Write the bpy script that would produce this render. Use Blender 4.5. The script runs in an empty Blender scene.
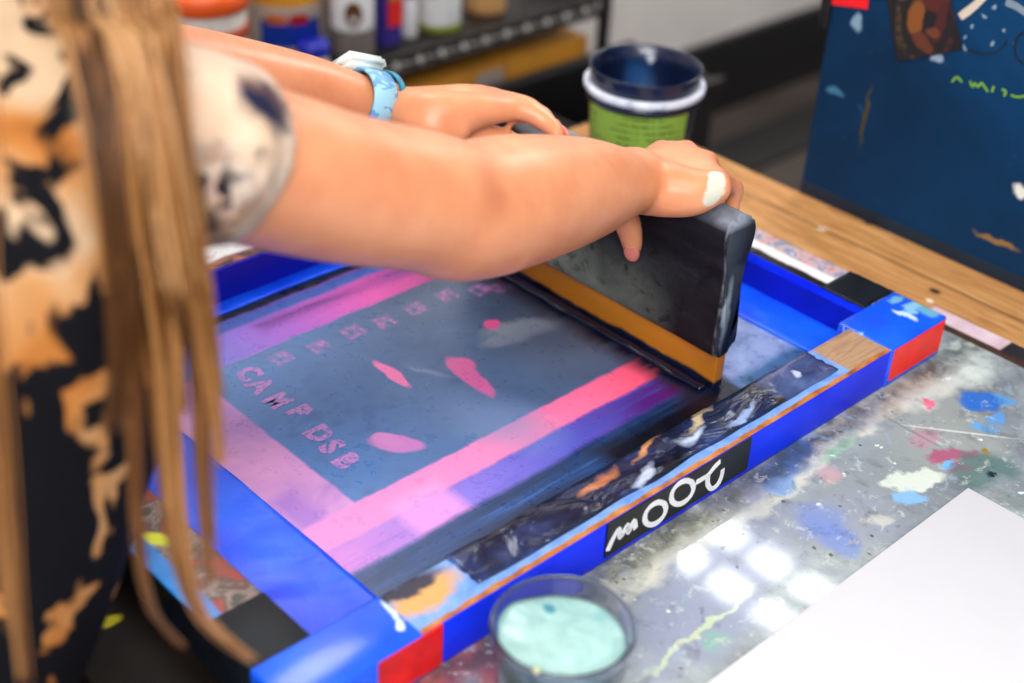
import bpy, bmesh, math, random
import numpy as np
from mathutils import Vector, Matrix, noise as mnoise
random.seed(7)
C = bpy.context.scene.collection
sc = bpy.context.scene
PI = math.pi

# ------------------------------------------------------------------ camera geometry
F = 1421.17
CAM = Vector((-0.33353, -0.50595, 0.69556))
RT = Vector((0.72957, -0.68244, 0.04474)); UP = Vector((0.34271, 0.42141, 0.83962)); FW = Vector((0.59184, 0.59723, -0.54133))
def ray(px, py): return FW + RT * ((px - 512) / F) - UP * ((py - 341.5) / F)
def dp(px, py, d): return CAM + ray(px, py) * d                  # the point seen there, d metres deep
def on(px, py, ax, v):
    r = ray(px, py); return CAM + r * ((v - CAM[ax]) / r[ax])

# ------------------------------------------------------------------ object helpers
def col(r, g, b):
    f = lambda c: (c / 255 / 12.92) if c <= 10 else ((c / 255 + .055) / 1.055) ** 2.4
    return (f(r), f(g), f(b), 1)
def thing(name, label, cat, loc=(0, 0, 0), group=None):
    o = bpy.data.objects.new(name, None); C.objects.link(o); o.location = loc
    o.empty_display_size = .05
    o['label'] = label; o['category'] = cat
    if group: o['group'] = group
    return o
def tag(o, label, cat, group=None):
    o['label'] = label; o['category'] = cat
    if group: o['group'] = group
    return o
def obj(name, bm, mat, parent=None, smooth=True, label=None):
    me = bpy.data.meshes.new(name)
    if isinstance(bm, bmesh.types.BMesh):
        bmesh.ops.recalc_face_normals(bm, faces=bm.faces)
        bm.to_mesh(me); bm.free()
    else:
        me.from_pydata(bm[0], [], bm[1]); me.update()
    if smooth:
        me.shade_smooth()
    o = bpy.data.objects.new(name, me); C.objects.link(o)
    if mat: me.materials.append(mat)
    if parent:
        o.parent = parent
        l = Vector((0, 0, 0)); q = parent
        while q: l += q.location; q = q.parent
        if parent.type == 'EMPTY': o.matrix_parent_inverse = Matrix.Translation(-l)
    if label: o['label'] = label
    return o
def struct(name, bm, mat, smooth=False):
    o = obj(name, bm, mat, None, smooth); o['kind'] = 'structure'; return o
def box(bm, x0, x1, y0, y1, z0, z1, bev=0, seg=2):
    vs = [bm.verts.new((x, y, z)) for x in (x0, x1) for y in (y0, y1) for z in (z0, z1)]
    fs = [bm.faces.new([vs[i] for i in q]) for q in ((0, 1, 3, 2), (4, 6, 7, 5), (0, 4, 5, 1), (2, 3, 7, 6), (0, 2, 6, 4), (1, 5, 7, 3))]
    if bev:
        es = list({e for f in fs for e in f.edges})
        bmesh.ops.bevel(bm, geom=es, offset=bev, segments=seg, affect='EDGES', profile=.6)
    return bm
def B(*a, **k): return box(bmesh.new(), *a, **k)
def catmull(P, sub):
    P = [np.array(p, float) for p in P]; out = []
    for i in range(len(P) - 1):
        p0, p1, p2, p3 = P[max(i - 1, 0)], P[i], P[i + 1], P[min(i + 2, len(P) - 1)]
        for k in range(sub):
            t = k / sub
            out.append(.5 * ((2 * p1) + (p2 - p0) * t + (2 * p0 - 5 * p1 + 4 * p2 - p3) * t * t + (3 * p1 - p0 - 3 * p2 + p3) * t ** 3))
    out.append(P[-1]); return out
def tube(bm, pts, rad, n=16, sub=4, ref=None, cap=True, flat=False):
    """loft of (elliptic) sections; rad: scalar or (a along ref, b) per point"""
    R = [(r, r) if np.isscalar(r) else tuple(r) for r in rad]
    q = catmull([list(p) + list(r) for p, r in zip(pts, R)], sub)
    pos = [Vector(v[:3]) for v in q]; rr = [(max(v[3], 1e-5), max(v[4], 1e-5)) for v in q]
    m = len(pos); tan = []
    for i in range(m):
        t = pos[min(i + 1, m - 1)] - pos[max(i - 1, 0)]; tan.append(t.normalized())
    s = Vector(ref) if ref is not None else (Vector((0, 0, 1)) if abs(tan[0].z) < .9 else Vector((1, 0, 0)))
    rings = []
    def ring(c, s, w, a, b): return [bm.verts.new(c + s * (a * math.cos(2 * PI * k / n)) + w * (b * math.sin(2 * PI * k / n))) for k in range(n)]
    fr = []
    for i in range(m):
        base = Vector(ref) if ref is not None else s
        s = (base - tan[i] * base.dot(tan[i])).normalized(); fr.append((s, tan[i].cross(s)))
    if cap and not flat:
        for k in (3, 2, 1):
            a = k * PI / 8; rings.append(ring(pos[0] - tan[0] * (math.sin(a) * min(rr[0])), *fr[0], rr[0][0] * math.cos(a), rr[0][1] * math.cos(a)))
    for i in range(m): rings.append(ring(pos[i], *fr[i], *rr[i]))
    if cap and not flat:
        for k in (1, 2, 3):
            a = k * PI / 8; rings.append(ring(pos[-1] + tan[-1] * (math.sin(a) * min(rr[-1])), *fr[-1], rr[-1][0] * math.cos(a), rr[-1][1] * math.cos(a)))
    for a, b in zip(rings, rings[1:]):
        for k in range(n): bm.faces.new((a[k], a[(k + 1) % n], b[(k + 1) % n], b[k]))
    if cap:
        bm.faces.new(rings[0][::-1]); bm.faces.new(rings[-1])
    return bm
def lathe(bm, prof, cx, cy, n=48):
    rings = [[bm.verts.new((cx + r * math.cos(2 * PI * k / n), cy + r * math.sin(2 * PI * k / n), z)) for k in range(n)] for r, z in prof]
    for a, b in zip(rings, rings[1:]):
        for k in range(n): bm.faces.new((a[k], a[(k + 1) % n], b[(k + 1) % n], b[k]))
    if prof[0][0] > 1e-4 and prof[0] != prof[-1]: bm.faces.new(rings[0][::-1])
    if prof[-1][0] > 1e-4 and prof[0] != prof[-1]: bm.faces.new(rings[-1])
    bmesh.ops.remove_doubles(bm, verts=bm.verts, dist=1e-5)
    return bm
def L(prof, cx, cy, n=48): return lathe(bmesh.new(), prof, cx, cy, n)
def slab(bm, poly, off):
    """closed polygon of points pushed along off"""
    a = [bm.verts.new(p) for p in poly]; b = [bm.verts.new(Vector(p) + Vector(off)) for p in poly]
    n = len(a); bm.faces.new(a); bm.faces.new(b[::-1])
    for k in range(n): bm.faces.new((a[k], b[k], b[(k + 1) % n], a[(k + 1) % n]))
    return bm
def stroke(bm, pts, w, nrm, th=.0004, sub=4, closed=False):
    if closed: pts = list(pts) + [pts[0]]
    q = [Vector(v) for v in catmull(pts, sub)]; N = Vector(nrm); n = len(q); L_, R_ = [], []
    for i in range(n):
        if closed and i in (0, n - 1): t = q[1] - q[n - 2]
        else: t = q[min(i + 1, n - 1)] - q[max(i - 1, 0)]
        s = t.cross(N).normalized() * w / 2; k = .93 + .07 * math.sin(i * .6)
        L_.append(q[i] + s * k); R_.append(q[i] - s * k)
    for i in range(n - 1): slab(bm, [L_[i], L_[i + 1], R_[i + 1], R_[i]], N * th)
    return bm
def prism(bm, prof, y0, y1, steps=1, wob=0):
    """x-z outline run along y"""
    rings = []
    for i in range(steps + 1):
        y = y0 + (y1 - y0) * i / steps
        rings.append([bm.verts.new((x + wob * (mnoise.noise((x * 40, y * 25, z * 40))), y, z)) for x, z in prof])
    n = len(prof)
    for a, b in zip(rings, rings[1:]):
        for k in range(n): bm.faces.new((a[k], a[(k + 1) % n], b[(k + 1) % n], b[k]))
    bm.faces.new(rings[0][::-1]); bm.faces.new(rings[-1]); return bm
def grid(x0, x1, y0, y1, nx, ny, fz):
    vs = [(x0 + (x1 - x0) * i / nx, y0 + (y1 - y0) * j / ny, 0) for j in range(ny + 1) for i in range(nx + 1)]
    vs = [(x, y, fz(x, y)) for x, y, _ in vs]
    fs = [(j * (nx + 1) + i, j * (nx + 1) + i + 1, (j + 1) * (nx + 1) + i + 1, (j + 1) * (nx + 1) + i) for j in range(ny) for i in range(nx)]
    return vs, fs
def remeshed(name, bm, mat, voxel, parent, smooth=4, disp=None):
    bmesh.ops.recalc_face_normals(bm, faces=bm.faces)
    me = bpy.data.meshes.new('tmp'); bm.to_mesh(me); bm.free()
    t = bpy.data.objects.new('tmp', me); C.objects.link(t)
    r = t.modifiers.new('r', 'REMESH'); r.mode = 'VOXEL'; r.voxel_size = voxel
    s = t.modifiers.new('s', 'SMOOTH'); s.iterations = smooth; s.factor = .5
    dg = bpy.context.evaluated_depsgraph_get(); dg.update()
    m2 = bpy.data.meshes.new_from_object(t.evaluated_get(dg)); m2.name = name
    bpy.data.objects.remove(t); bpy.data.meshes.remove(me)
    if disp:
        n = len(m2.vertices); no = [v.normal.copy() for v in m2.vertices]
        for v, nn in zip(m2.vertices, no): v.co += nn * disp(v.co)
    m2.materials.clear(); m2.materials.append(mat); m2.shade_smooth()
    o = bpy.data.objects.new(name, m2); C.objects.link(o)
    if parent:
        o.parent = parent
        if parent.type == 'EMPTY': o.matrix_parent_inverse = Matrix.Translation(-parent.location)
    return o

# ------------------------------------------------------------------ material helpers
class G:
    def __init__(s, name, rough=.5, **kw):
        s.m = bpy.data.materials.new(name); s.m.use_nodes = True
        s.t = s.m.node_tree; s.b = s.t.nodes['Principled BSDF']; s.b.inputs['Roughness'].default_value = rough
        for k, v in kw.items(): s.b.inputs[k.replace('_', ' ')].default_value = v
        s.co = s.t.nodes.new('ShaderNodeTexCoord').outputs['Object']
    def n(s, typ): return s.t.nodes.new('ShaderNode' + typ)
    def link(s, a, b):
        if hasattr(a, 'is_output'): s.t.links.new(a, b)
        else: b.default_value = a
    def math(s, op, a, b=0, c=None):
        n = s.n('Math'); n.operation = op; s.link(a, n.inputs[0]); s.link(b, n.inputs[1])
        if c is not None: s.link(c, n.inputs[2])
        return n.outputs[0]
    def noise(s, scale, detail=3, rough=.55, dist=0, co=None, stretch=None, out=0):
        co = co or s.co
        if stretch:
            v = s.n('VectorMath'); v.operation = 'MULTIPLY'; s.link(co, v.inputs[0]); v.inputs[1].default_value = stretch; co = v.outputs[0]
        n = s.n('TexNoise'); s.link(co, n.inputs['Vector']); n.inputs['Scale'].default_value = scale
        n.inputs['Detail'].default_value = detail; n.inputs['Roughness'].default_value = rough; n.inputs['Distortion'].default_value = dist
        return n.outputs[out]
    def vor(s, scale, co=None, out='Distance', feat='F1'):
        n = s.n('TexVoronoi'); n.feature = feat; s.link(co or s.co, n.inputs['Vector']); n.inputs['Scale'].default_value = scale
        return n.outputs[out]
    def warp(s, scale, amp, co=None, detail=3):
        nz = s.noise(scale, detail, co=co, out=1)
        v = s.n('VectorMath'); v.operation = 'SUBTRACT'; s.link(nz, v.inputs[0]); v.inputs[1].default_value = (.5, .5, .5)
        w = s.n('VectorMath'); w.operation = 'MULTIPLY_ADD'; s.link(v.outputs[0], w.inputs[0]); w.inputs[1].default_value = (amp,) * 3; s.link(co or s.co, w.inputs[2])
        return w.outputs[0]
    def step(s, v, lo, hi, a=0, b=1):
        n = s.n('MapRange'); s.link(v, n.inputs[0])
        n.inputs[1].default_value = lo; n.inputs[2].default_value = hi; n.inputs[3].default_value = a; n.inputs[4].default_value = b
        return n.outputs[0]
    def mix(s, fac, a, b, mode='MIX'):
        n = s.n('Mix'); n.data_type = 'RGBA'; n.blend_type = mode
        s.link(fac, n.inputs[0]); s.link(a, n.inputs[6]); s.link(b, n.inputs[7]); return n.outputs[2]
    def xyz(s, co=None):
        n = s.n('SeparateXYZ'); s.link(co or s.co, n.inputs[0]); return n.outputs
    def ell(s, c, r, soft=.15, rot=0, co=None, flat=True):
        m = s.n('Mapping'); m.vector_type = 'TEXTURE'; s.link(co or s.co, m.inputs[0])
        c = list(c) + [0] * (3 - len(c)); r = list(r) + [1e4] * (3 - len(r))
        m.inputs[1].default_value = c; m.inputs[2].default_value = rot if hasattr(rot, '__len__') else (0, 0, rot); m.inputs[3].default_value = r
        l = s.n('VectorMath'); l.operation = 'LENGTH'; s.t.links.new(m.outputs[0], l.inputs[0])
        return s.step(l.outputs['Value'], 1 - soft, 1 + soft, 1, 0)
    def rect(s, x0, x1, y0, y1, soft=.001, xy=None):
        x, y = xy or s.xyz()[:2]
        a = s.math('MINIMUM', s.math('SUBTRACT', x, x0), s.math('SUBTRACT', x1, x))
        b = s.math('MINIMUM', s.math('SUBTRACT', y, y0), s.math('SUBTRACT', y1, y))
        return s.step(s.math('MINIMUM', a, b), -soft, soft)
    def mul(s, a, b): return s.math('MULTIPLY', a, b)
    def ramp(s, v, stops):
        n = s.n('ValToRGB'); s.link(v, n.inputs[0]); e = n.color_ramp.elements
        while len(e) < len(stops): e.new(.5)
        for q, (p, c) in zip(e, stops): q.position = p; q.color = c
        return n.outputs[0]
    def bump(s, h, strength=.3, dist=.002):
        n = s.n('Bump'); n.inputs['Strength'].default_value = strength; n.inputs['Distance'].default_value = dist
        s.link(h, n.inputs['Height']); s.t.links.new(n.outputs[0], s.b.inputs['Normal'])
    def done(s, c=None, rough=None):
        if c is not None: s.link(c, s.b.inputs['Base Color'])
        if rough is not None: s.link(rough, s.b.inputs['Roughness'])
        return s.m
def plain(name, c, rough=.5, var=.12, scale=30, bump=0, **kw):
    g = G(name, rough, **kw); d = tuple(v * (1 - var * 2) for v in c[:3]) + (1,); l = tuple(min(1, v * (1 + var)) for v in c[:3]) + (1,)
    nz = g.noise(scale, 4); cc = g.ramp(nz, [(.3, d), (.7, l)])
    if bump: g.bump(nz, bump)
    return g.done(cc)

# ================================================================== SETTING
FLZ = -.86; WY = 1.72; CZ = 1.78
g = G('concrete floor', .55); nz = g.noise(3, 6)
floor_m = g.done(g.ramp(nz, [(.3, col(40, 33, 29)), (.7, col(78, 68, 62))]))
wall_m = plain('painted wall', col(206, 200, 196), .7, .03, 6)
ceil_m = plain('ceiling paint', col(230, 228, 224), .8, .02, 4)
black_m = plain('black board', col(16, 14, 15), .45, .2, 20)
struct('floor', B(-2.2, 4.6, -2.4, WY, FLZ - .05, FLZ), floor_m)
struct('wall_back', B(-2.2, 4.6, WY, WY + .1, FLZ - .05, CZ), wall_m)
struct('ceiling', B(-2.2, 4.6, -2.4, WY + .1, CZ, CZ + .06), ceil_m)
struct('baseboard_back', B(-2.2, 4.6, WY - .025, WY, FLZ, -.648, bev=.004), black_m)
mat = obj('floor_mat', B(1.2, 3.6, 1.40, 1.56, FLZ, FLZ + .012, bev=.004), plain('black rubber', col(15, 14, 15), .7, .2, 60, .3))
tag(mat, 'black rubber mat on the floor along the back wall', 'floor mat')

# ================================================================== WORKBENCH
BX0, BX1, BY0, BY1 = -.065, .885, -.75, .56
bench = thing('printing_bench', 'wooden printing bench with a paint-splattered steel top and tan plank edge', 'workbench', (.4, -.1, FLZ))
g = G('bench planks', .55, Specular_IOR_Level=.12)
st = g.noise(9, 5, .6, .6, stretch=(14, 1.2, 1)); fine = g.noise(60, 3, .6, 0, stretch=(10, .6, 1)); blot = g.noise(7, 3)
c = g.ramp(st, [(.25, col(140, 94, 52)), (.5, col(184, 132, 80)), (.75, col(210, 162, 108))])
c = g.mix(g.step(fine, .55, .75, 0, .35), c, col(96, 62, 34))
c = g.mix(g.step(blot, .62, .7, 0, .5), c, col(110, 74, 44))
X = g.xyz()[0]
for px, py, r, cc in [(935, 290, .004, (30, 26, 26)), (868, 222, .003, (60, 40, 30)), (985, 352, .003, (50, 40, 34)), (822, 228, .004, (225, 205, 180)), (930, 300, .003, (230, 215, 190)), (990, 335, .003, (230, 220, 200))]:
    p = on(px, py, 2, 0); c = g.mix(g.ell(p[:2], (r, r * 1.4), .4, co=g.warp(120, .004)), c, col(*cc))
for x in (.832,):
    c = g.mix(g.step(g.math('ABSOLUTE', g.math('SUBTRACT', X, x)), .0006, .0016, 1, 0), c, col(52, 32, 20))
c = g.mix(g.step(X, .03, .02), c, g.ramp(blot, [(.35, col(6, 5, 4)), (.7, col(34, 25, 19))]))  # shade between body and frame painted into the planks' left strip
py_ = on(108, 620, 2, 0)
c = g.mix(g.ell(py_[:2], (.009, .005), .3, co=g.warp(60, .008)), c, col(180, 170, 30))
g.bump(st, .15); plank_m = g.done(c)
obj('worktop', B(BX0, BX1, BY0, BY1, -.04, -.0012, bev=.003), plank_m, bench, False)
dark_wood = plain('dark bench timber', col(62, 46, 34), .6, .2, 12)
for x in (BX0 + .03, BX1 - .1):
    for y in (BY0 + .04, BY1 - .11):
        obj('leg', B(x, x + .07, y, y + .07, FLZ, -.04, bev=.004), dark_wood, bench, False)
obj('apron', B(BX0 + .05, BX1 - .05, BY0 + .045, BY0 + .07, -.14, -.04, bev=.003), dark_wood, bench, False)
obj('apron', B(BX0 + .05, BX1 - .05, BY1 - .07, BY1 - .045, -.14, -.04, bev=.003), dark_wood, bench, False)

# paint-stained steel sheet
g = G('paint stained sheet', .6, Specular_IOR_Level=.12, Coat_Weight=.8, Coat_Roughness=.05)
n1 = g.noise(7, 8, .62, .4); n2 = g.noise(16, 8, .65, 1.0); n3 = g.noise(45, 6, .65, .5)
c = g.ramp(n1, [(.3, col(92, 100, 106)), (.46, col(134, 142, 148)), (.6, col(166, 174, 174)), (.75, col(114, 120, 134))])
c = g.mix(g.step(n2, .5, .66, 0, .7), c, col(108, 112, 124))
c = g.mix(g.step(n2, .42, .3, 0, .7), c, col(182, 186, 176))
W1 = g.warp(22, .05); W2 = g.warp(55, .03, detail=5)
def stain(px, py, rx, ry, cc, rot=0, k=1., w=None, soft=.25):
    global c
    p = on(px, py, 2, 0)
    m = g.ell(p[:2], (rx, ry), soft, rot, co=w or W1)
    if k < 1: m = g.mul(m, k)
    c = g.mix(m, c, col(*cc))
# long pale and dark runs beside the screen
stain(760, 500, .17, .012, (208, 208, 190), .05, .9)
stain(660, 545, .10, .014, (196, 196, 176), .04, .9)
stain(850, 415, .10, .010, (214, 206, 186), .05, .9)
stain(905, 375, .05, .022, (200, 205, 195), .0, .9)
stain(960, 360, .03, .03, (190, 200, 196), .3, .8)
stain(720, 590, .10, .035, (146, 154, 176), .2, .85)
stain(880, 470, .12, .03, (140, 148, 150), .1, .8)
stain(940, 430, .06, .05, (150, 156, 152), .5, .8)
stain(735, 480, .05, .03, (150, 152, 170), .3, .8)
stain(850, 520, .05, .03, (146, 150, 164), -.4, .7)
stain(800, 455, .032, .016, (70, 120, 190), .1, .9)
stain(775, 480, .02, .014, (110, 150, 200), .3, .8)
stain(825, 520, .02, .022, (120, 140, 200), .6, .6)
stain(840, 540, .014, .024, (110, 135, 205), -.3, .6)
stain(982, 401, .020, .013, (48, 106, 192), -.55, 1, W2)
stain(1005, 400, .008, .01, (90, 150, 205), 0, .9, W2)
stain(998, 418, .012, .006, (90, 150, 215), .4, .9, W2)
stain(983, 428, .006, .011, (100, 160, 215), .2, .9, W2)
stain(908, 497, .013, .011, (130, 178, 222), .1, 1, W2, .15)
stain(912, 480, .027, .011, (206, 214, 202), -.5, 1, W2, .15)
stain(884, 520, .012, .008, (190, 192, 186), -.3, .9, W2)
stain(927, 404, .006, .0045, (240, 110, 140), 0, 1, W2)
stain(950, 455, .022, .008, (170, 72, 110), -.5, .85, W2)
stain(958, 468, .012, .006, (200, 70, 110), -.4, .8, W2)
stain(925, 438, .02, .01, (190, 130, 150), -.2, .6, W2)
stain(950, 466, .008, .005, (110, 180, 230), 0, 1, W2)
stain(980, 470, .03, .022, (80, 112, 108), -.3, .8)
stain(992, 474, .004, .006, (20, 36, 36), .3, 1, W2)
stain(985, 450, .004, .004, (150, 120, 40), .3, 1, W2)
stain(1010, 500, .012, .012, (120, 130, 130), .3, .8)
stain(836, 447, .03, .006, (150, 200, 160), .1, .6, W2)
stain(832, 475, .012, .012, (215, 160, 165), .1, .5, W2)
stain(960, 432, .05, .0012, (215, 215, 210), -.9, .8, g.co)
stain(900, 425, .0012, .05, (110, 112, 118), 0, .6, g.co)
stain(955, 345, .012, .005, (235, 240, 238), .2, .9, W2)
stain(970, 372, .01, .006, (228, 235, 230), .4, .9, W2)
stain(430, 672, .05, .022, (196, 90, 92), .1, .9, W2)
stain(500, 668, .02, .02, (176, 84, 90), .1, .8, W2)
stain(700, 632, .06, .003, (196, 210, 170), .05, .8, W2)
stain(715, 640, .01, .008, (120, 180, 150), .1, .5, W2)
stain(885, 398, .05, .015, (214, 208, 190), .0, .9)
stain(925, 384, .04, .024, (204, 210, 200), .2, .8)
stain(960, 372, .022, .03, (196, 206, 200), .2, .8)
stain(840, 440, .05, .008, (206, 204, 190), .05, .8)
stain(930, 404, .006, .0045, (240, 110, 140), 0, 1, W2)
stain(982, 401, .018, .012, (48, 106, 192), -.55, 1, W2)
sp = g.vor(70, co=g.warp(30, .02)); spk = g.mul(g.step(sp, .16, .10), g.step(n1, .5, .56))
c = g.mix(g.mul(spk, .8), c, col(40, 50, 56))
sp2 = g.vor(55, co=g.warp(40, .02, co=None)); c = g.mix(g.mul(g.step(sp2, .12, .07), g.step(n2, .45, .55)), c, col(236, 238, 232))
# grime that gathers along the screen's front edge and at the left
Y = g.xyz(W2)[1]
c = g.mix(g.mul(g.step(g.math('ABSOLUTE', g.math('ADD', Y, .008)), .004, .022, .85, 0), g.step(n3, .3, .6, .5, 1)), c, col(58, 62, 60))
c = g.mix(g.mul(g.step(n3, .54, .68), .45), c, col(86, 90, 92))
c = g.mix(g.mul(g.step(g.noise(70, 6, .75, .4), .57, .64), .5), c, col(208, 210, 200))
c = g.mix(g.mul(g.step(g.noise(38, 5, .7, .8), .60, .66), .5), c, col(150, 172, 190))
c = g.mix(g.mul(g.step(g.noise(31, 5, .7, .6), .36, .32), .5), c, col(70, 84, 96))
g.bump(n3, .08, .001); sheet_m = g.done(c)
SX0 = .02; SX1 = .757
obj('steel_sheet', B(SX0, SX1, BY0 + .02, .545, -.0012, 0), sheet_m, bench, False, label='paint-splattered steel sheet')
obj('edge_strip', B(SX1, SX1 + .006, BY0 + .02, .545, -.0012, .003, bev=.001), plain('brown strip', col(66, 40, 28), .5, .25, 50), bench, False, label='thin dark brown edging strip')
g = G('taped strip', .5); Y = g.xyz()[1]; nzt = g.noise(40, 5)
b0 = on(984, 362, 2, 0).y
c = g.mix(g.step(Y, b0 - .001, b0 + .001), g.ramp(nzt, [(.3, col(24, 22, 24)), (.8, col(52, 48, 50))]), g.ramp(nzt, [(.3, col(196, 166, 176)), (.7, col(222, 200, 208))]))
c = g.mix(g.step(Y, .045, .05), c, col(150, 108, 66))
obj('tape_strip', B(SX1 + .006, SX1 + .028, BY0 + .02, .05, -.0012, .0022, bev=.0006), g.done(c), bench, False, label='pale pink and black tape along the sheet edge')

# ================================================================== PRINTING SCREEN
FX, FY, FH, FB = .7144, .522, .04, .0454
screen = thing('printing_screen', 'blue-taped silkscreen frame lying on the bench with pink and blue inked mesh', 'screen', (FX / 2, FY / 2, 0))
g = G('blue frame tape', .22, Specular_IOR_Level=.5)
nb = g.noise(18, 5); wr = g.noise(70, 3, .5, 1.5, stretch=(1, 1, .4))
c = g.ramp(nb, [(.3, col(14, 40, 205)), (.55, col(20, 60, 232)), (.75, col(26, 80, 240))]); blue_c = c
g.bump(wr, .12, .0015); blue_m = g.done(c)
# near bar: bare wood, sky blue strip and worn orange edge on top
def bar_mat(name, top, lo=(8, 34, 224), hi=(14, 56, 245)):
    g = G(name, .4, Specular_IOR_Level=.25); nb = g.noise(18, 5); N = g.n('NewGeometry').outputs['Normal']; nzz = g.xyz(N)[2]
    side = g.ramp(nb, [(.3, col(*lo)), (.7, col(*hi))])
    c = top(g); c = g.mix(g.step(nzz, .5, .7), side, c)
    g.bump(g.noise(80, 4), .15, .0015)
    return g.done(c)
def near_top(g):
    W = g.warp(60, .006); x, y, z = g.xyz(W)
    n = g.noise(40, 6, .65, 1); c = g.ramp(n, [(.35, col(96, 140, 214)), (.6, col(130, 168, 226)), (.75, col(80, 92, 150))])
    wood = g.ramp(g.noise(20, 5, .6, .5, stretch=(1, 12, 1)), [(.3, col(150, 118, 92)), (.5, col(186, 150, 116)), (.7, col(120, 92, 76))])
    c = g.mix(g.step(x, .572, .576), c, wood)
    c = g.mix(g.ell((.125, .027), (.03, .012), .3, .15, co=g.warp(50, .02)), c, col(214, 160, 96))
    c = g.mix(g.ell((.118, .040), (.03, .007), .3, 0, co=g.warp(50, .02)), c, col(52, 50, 66))
    c = g.mix(g.step(y, .0052, .0036), c, g.ramp(g.noise(50, 5), [(.3, col(120, 66, 24)), (.5, col(186, 112, 46)), (.68, col(206, 140, 70)), (.76, col(70, 110, 200))]))
    return c
near_m = bar_mat('worn near bar', near_top)
def right_top(g):
    W = g.warp(60, .006); x, y, z = g.xyz(W)
    n = g.noise(45, 6, .7, 1)
    c = g.ramp(n, [(.32, col(150, 70, 70)), (.42, col(206, 150, 150)), (.5, col(196, 176, 176)), (.58, col(110, 120, 160)), (.68, col(226, 222, 220))])
    c = g.mix(g.step(x, .695, .690), c, col(226, 222, 220))
    c = g.mix(g.step(x, .681, .678), c, col(12, 12, 18))
    return c
right_m = bar_mat('worn right bar', right_top)
def left_top(g):
    W = g.warp(60, .006); x, y, z = g.xyz(W)
    n = g.noise(30, 5, .6, .3, out=0)
    c = g.ramp(n, [(.3, col(30, 90, 60)), (.4, col(70, 62, 58)), (.47, col(140, 120, 112)), (.53, col(80, 66, 60)), (.6, col(150, 60, 50)), (.7, col(70, 80, 70))])
    p = on(155, 540, 2, .04); c = g.mix(g.ell(p[:2], (.007, .014), .3, .6, co=g.warp(60, .014)), c, col(206, 212, 40))
    c = g.mix(g.step(x, .016, .013), c, g.ramp(n, [(.3, col(30, 100, 180)), (.7, col(50, 140, 215))]))
    return c
left_m = bar_mat('worn left bar', left_top, (10, 12, 18), (20, 26, 40))  # near-black side colours paint in the shade beside the body
def far_top(g):
    n = g.noise(30, 6, .7, 1); y = g.xyz(g.warp(50, .006))[1]
    c = g.ramp(n, [(.35, col(206, 204, 206)), (.55, col(226, 226, 226)), (.66, col(60, 56, 60))])
    c = g.mix(g.step(y, .492, .488), c, g.ramp(n, [(.4, col(176, 96, 84)), (.6, col(40, 26, 26))]))
    return c
far_m = bar_mat('worn far bar', far_top)
obj('frame_bar', B(0, FX, 0, FB, .0005, FH, bev=.0022), near_m, screen, label='near bar with worn paint and orange wood edge')
obj('frame_bar', B(0, FX, FY - FB, FY, .0005, FH, bev=.0022), far_m, screen, label='far bar with white and red paint')
obj('frame_bar', B(0, FB, FB, FY - FB, .0005, FH, bev=.0018), left_m, screen, label='left bar with multicoloured paint stains')
obj('frame_bar', B(FX - FB, FX, FB, FY - FB, .0005, FH, bev=.0018), right_m, screen, label='right bar with pink and white paint')

# the inked mesh
g = G('inked mesh', .3, Specular_IOR_Level=.45)
W = g.warp(9, .012); Ws = g.warp(45, .006, detail=4); x, y, z = g.xyz(Ws)
streak = g.noise(20, 5, .6, .3, stretch=(.35, 3, 1)); big = g.noise(6, 4); fine = g.noise(60, 5, .7)
c = g.ramp(g.step(x, .1, .6), [(0, col(120, 112, 196)), (.5, col(86, 78, 176)), (.8, col(70, 44, 130)), (1, col(60, 40, 120))])
c = g.mix(g.step(streak, .45, .7, 0, .8), c, col(44, 62, 150))
# lilac field left of the picture
lil = g.ramp(g.noise(12, 4, .6, .5), [(.3, col(150, 104, 180)), (.5, col(192, 134, 198)), (.72, col(216, 150, 204))])
c = g.mix(g.rect(.118, .182, .11, .42, .008, (x, y)), c, lil)
c = g.mix(g.mul(g.rect(.126, .15, .11, .21, .006, (x, y)), .6), c, col(120, 80, 190))
p = on(245, 352, 2, .003); c = g.mix(g.mul(g.ell(p[:2], (.05, .012), .5, .15, co=W), .9), c, col(240, 116, 160))
# far bands
far_c = g.ramp(g.step(x, .18, .46), [(0, col(84, 110, 196)), (.35, col(150, 84, 190)), (.7, col(206, 70, 160)), (1, col(150, 30, 110))])
c = g.mix(g.rect(.16, .56, .384, .446, .004, (x, y)), c, far_c)
c = g.mix(g.mul(g.rect(.26, .52, .408, .426, .006, (x, y)), g.step(streak, .35, .6, .3, 1)), c, col(96, 28, 120))
c = g.mix(g.rect(.18, .56, .430, .446, .003, (x, y)), c, col(58, 84, 160))
# pink bar and violet below
pk = g.ramp(g.step(x, .13, .5), [(0, col(214, 132, 196)), (.4, col(226, 128, 184)), (.75, col(236, 104, 146)), (1, col(240, 74, 104))])
c = g.mix(g.rect(.10, .66, .136, .168, .0025, (x, y)), c, pk)
bl = g.ramp(g.step(x, .12, .5), [(0, col(196, 120, 196)), (.3, col(128, 110, 206)), (.6, col(84, 84, 190)), (.85, col(76, 26, 116)), (1, col(90, 20, 100))])
c = g.mix(g.rect(.10, .66, .108, .135, .003, (x, y)), c, g.mix(g.step(streak, .5, .7, 0, .8), bl, col(50, 70, 170)))
c = g.mix(g.mul(g.rect(.19, .24, .105, .150, .006, (x, y)), .7), c, col(232, 150, 214))
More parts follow.
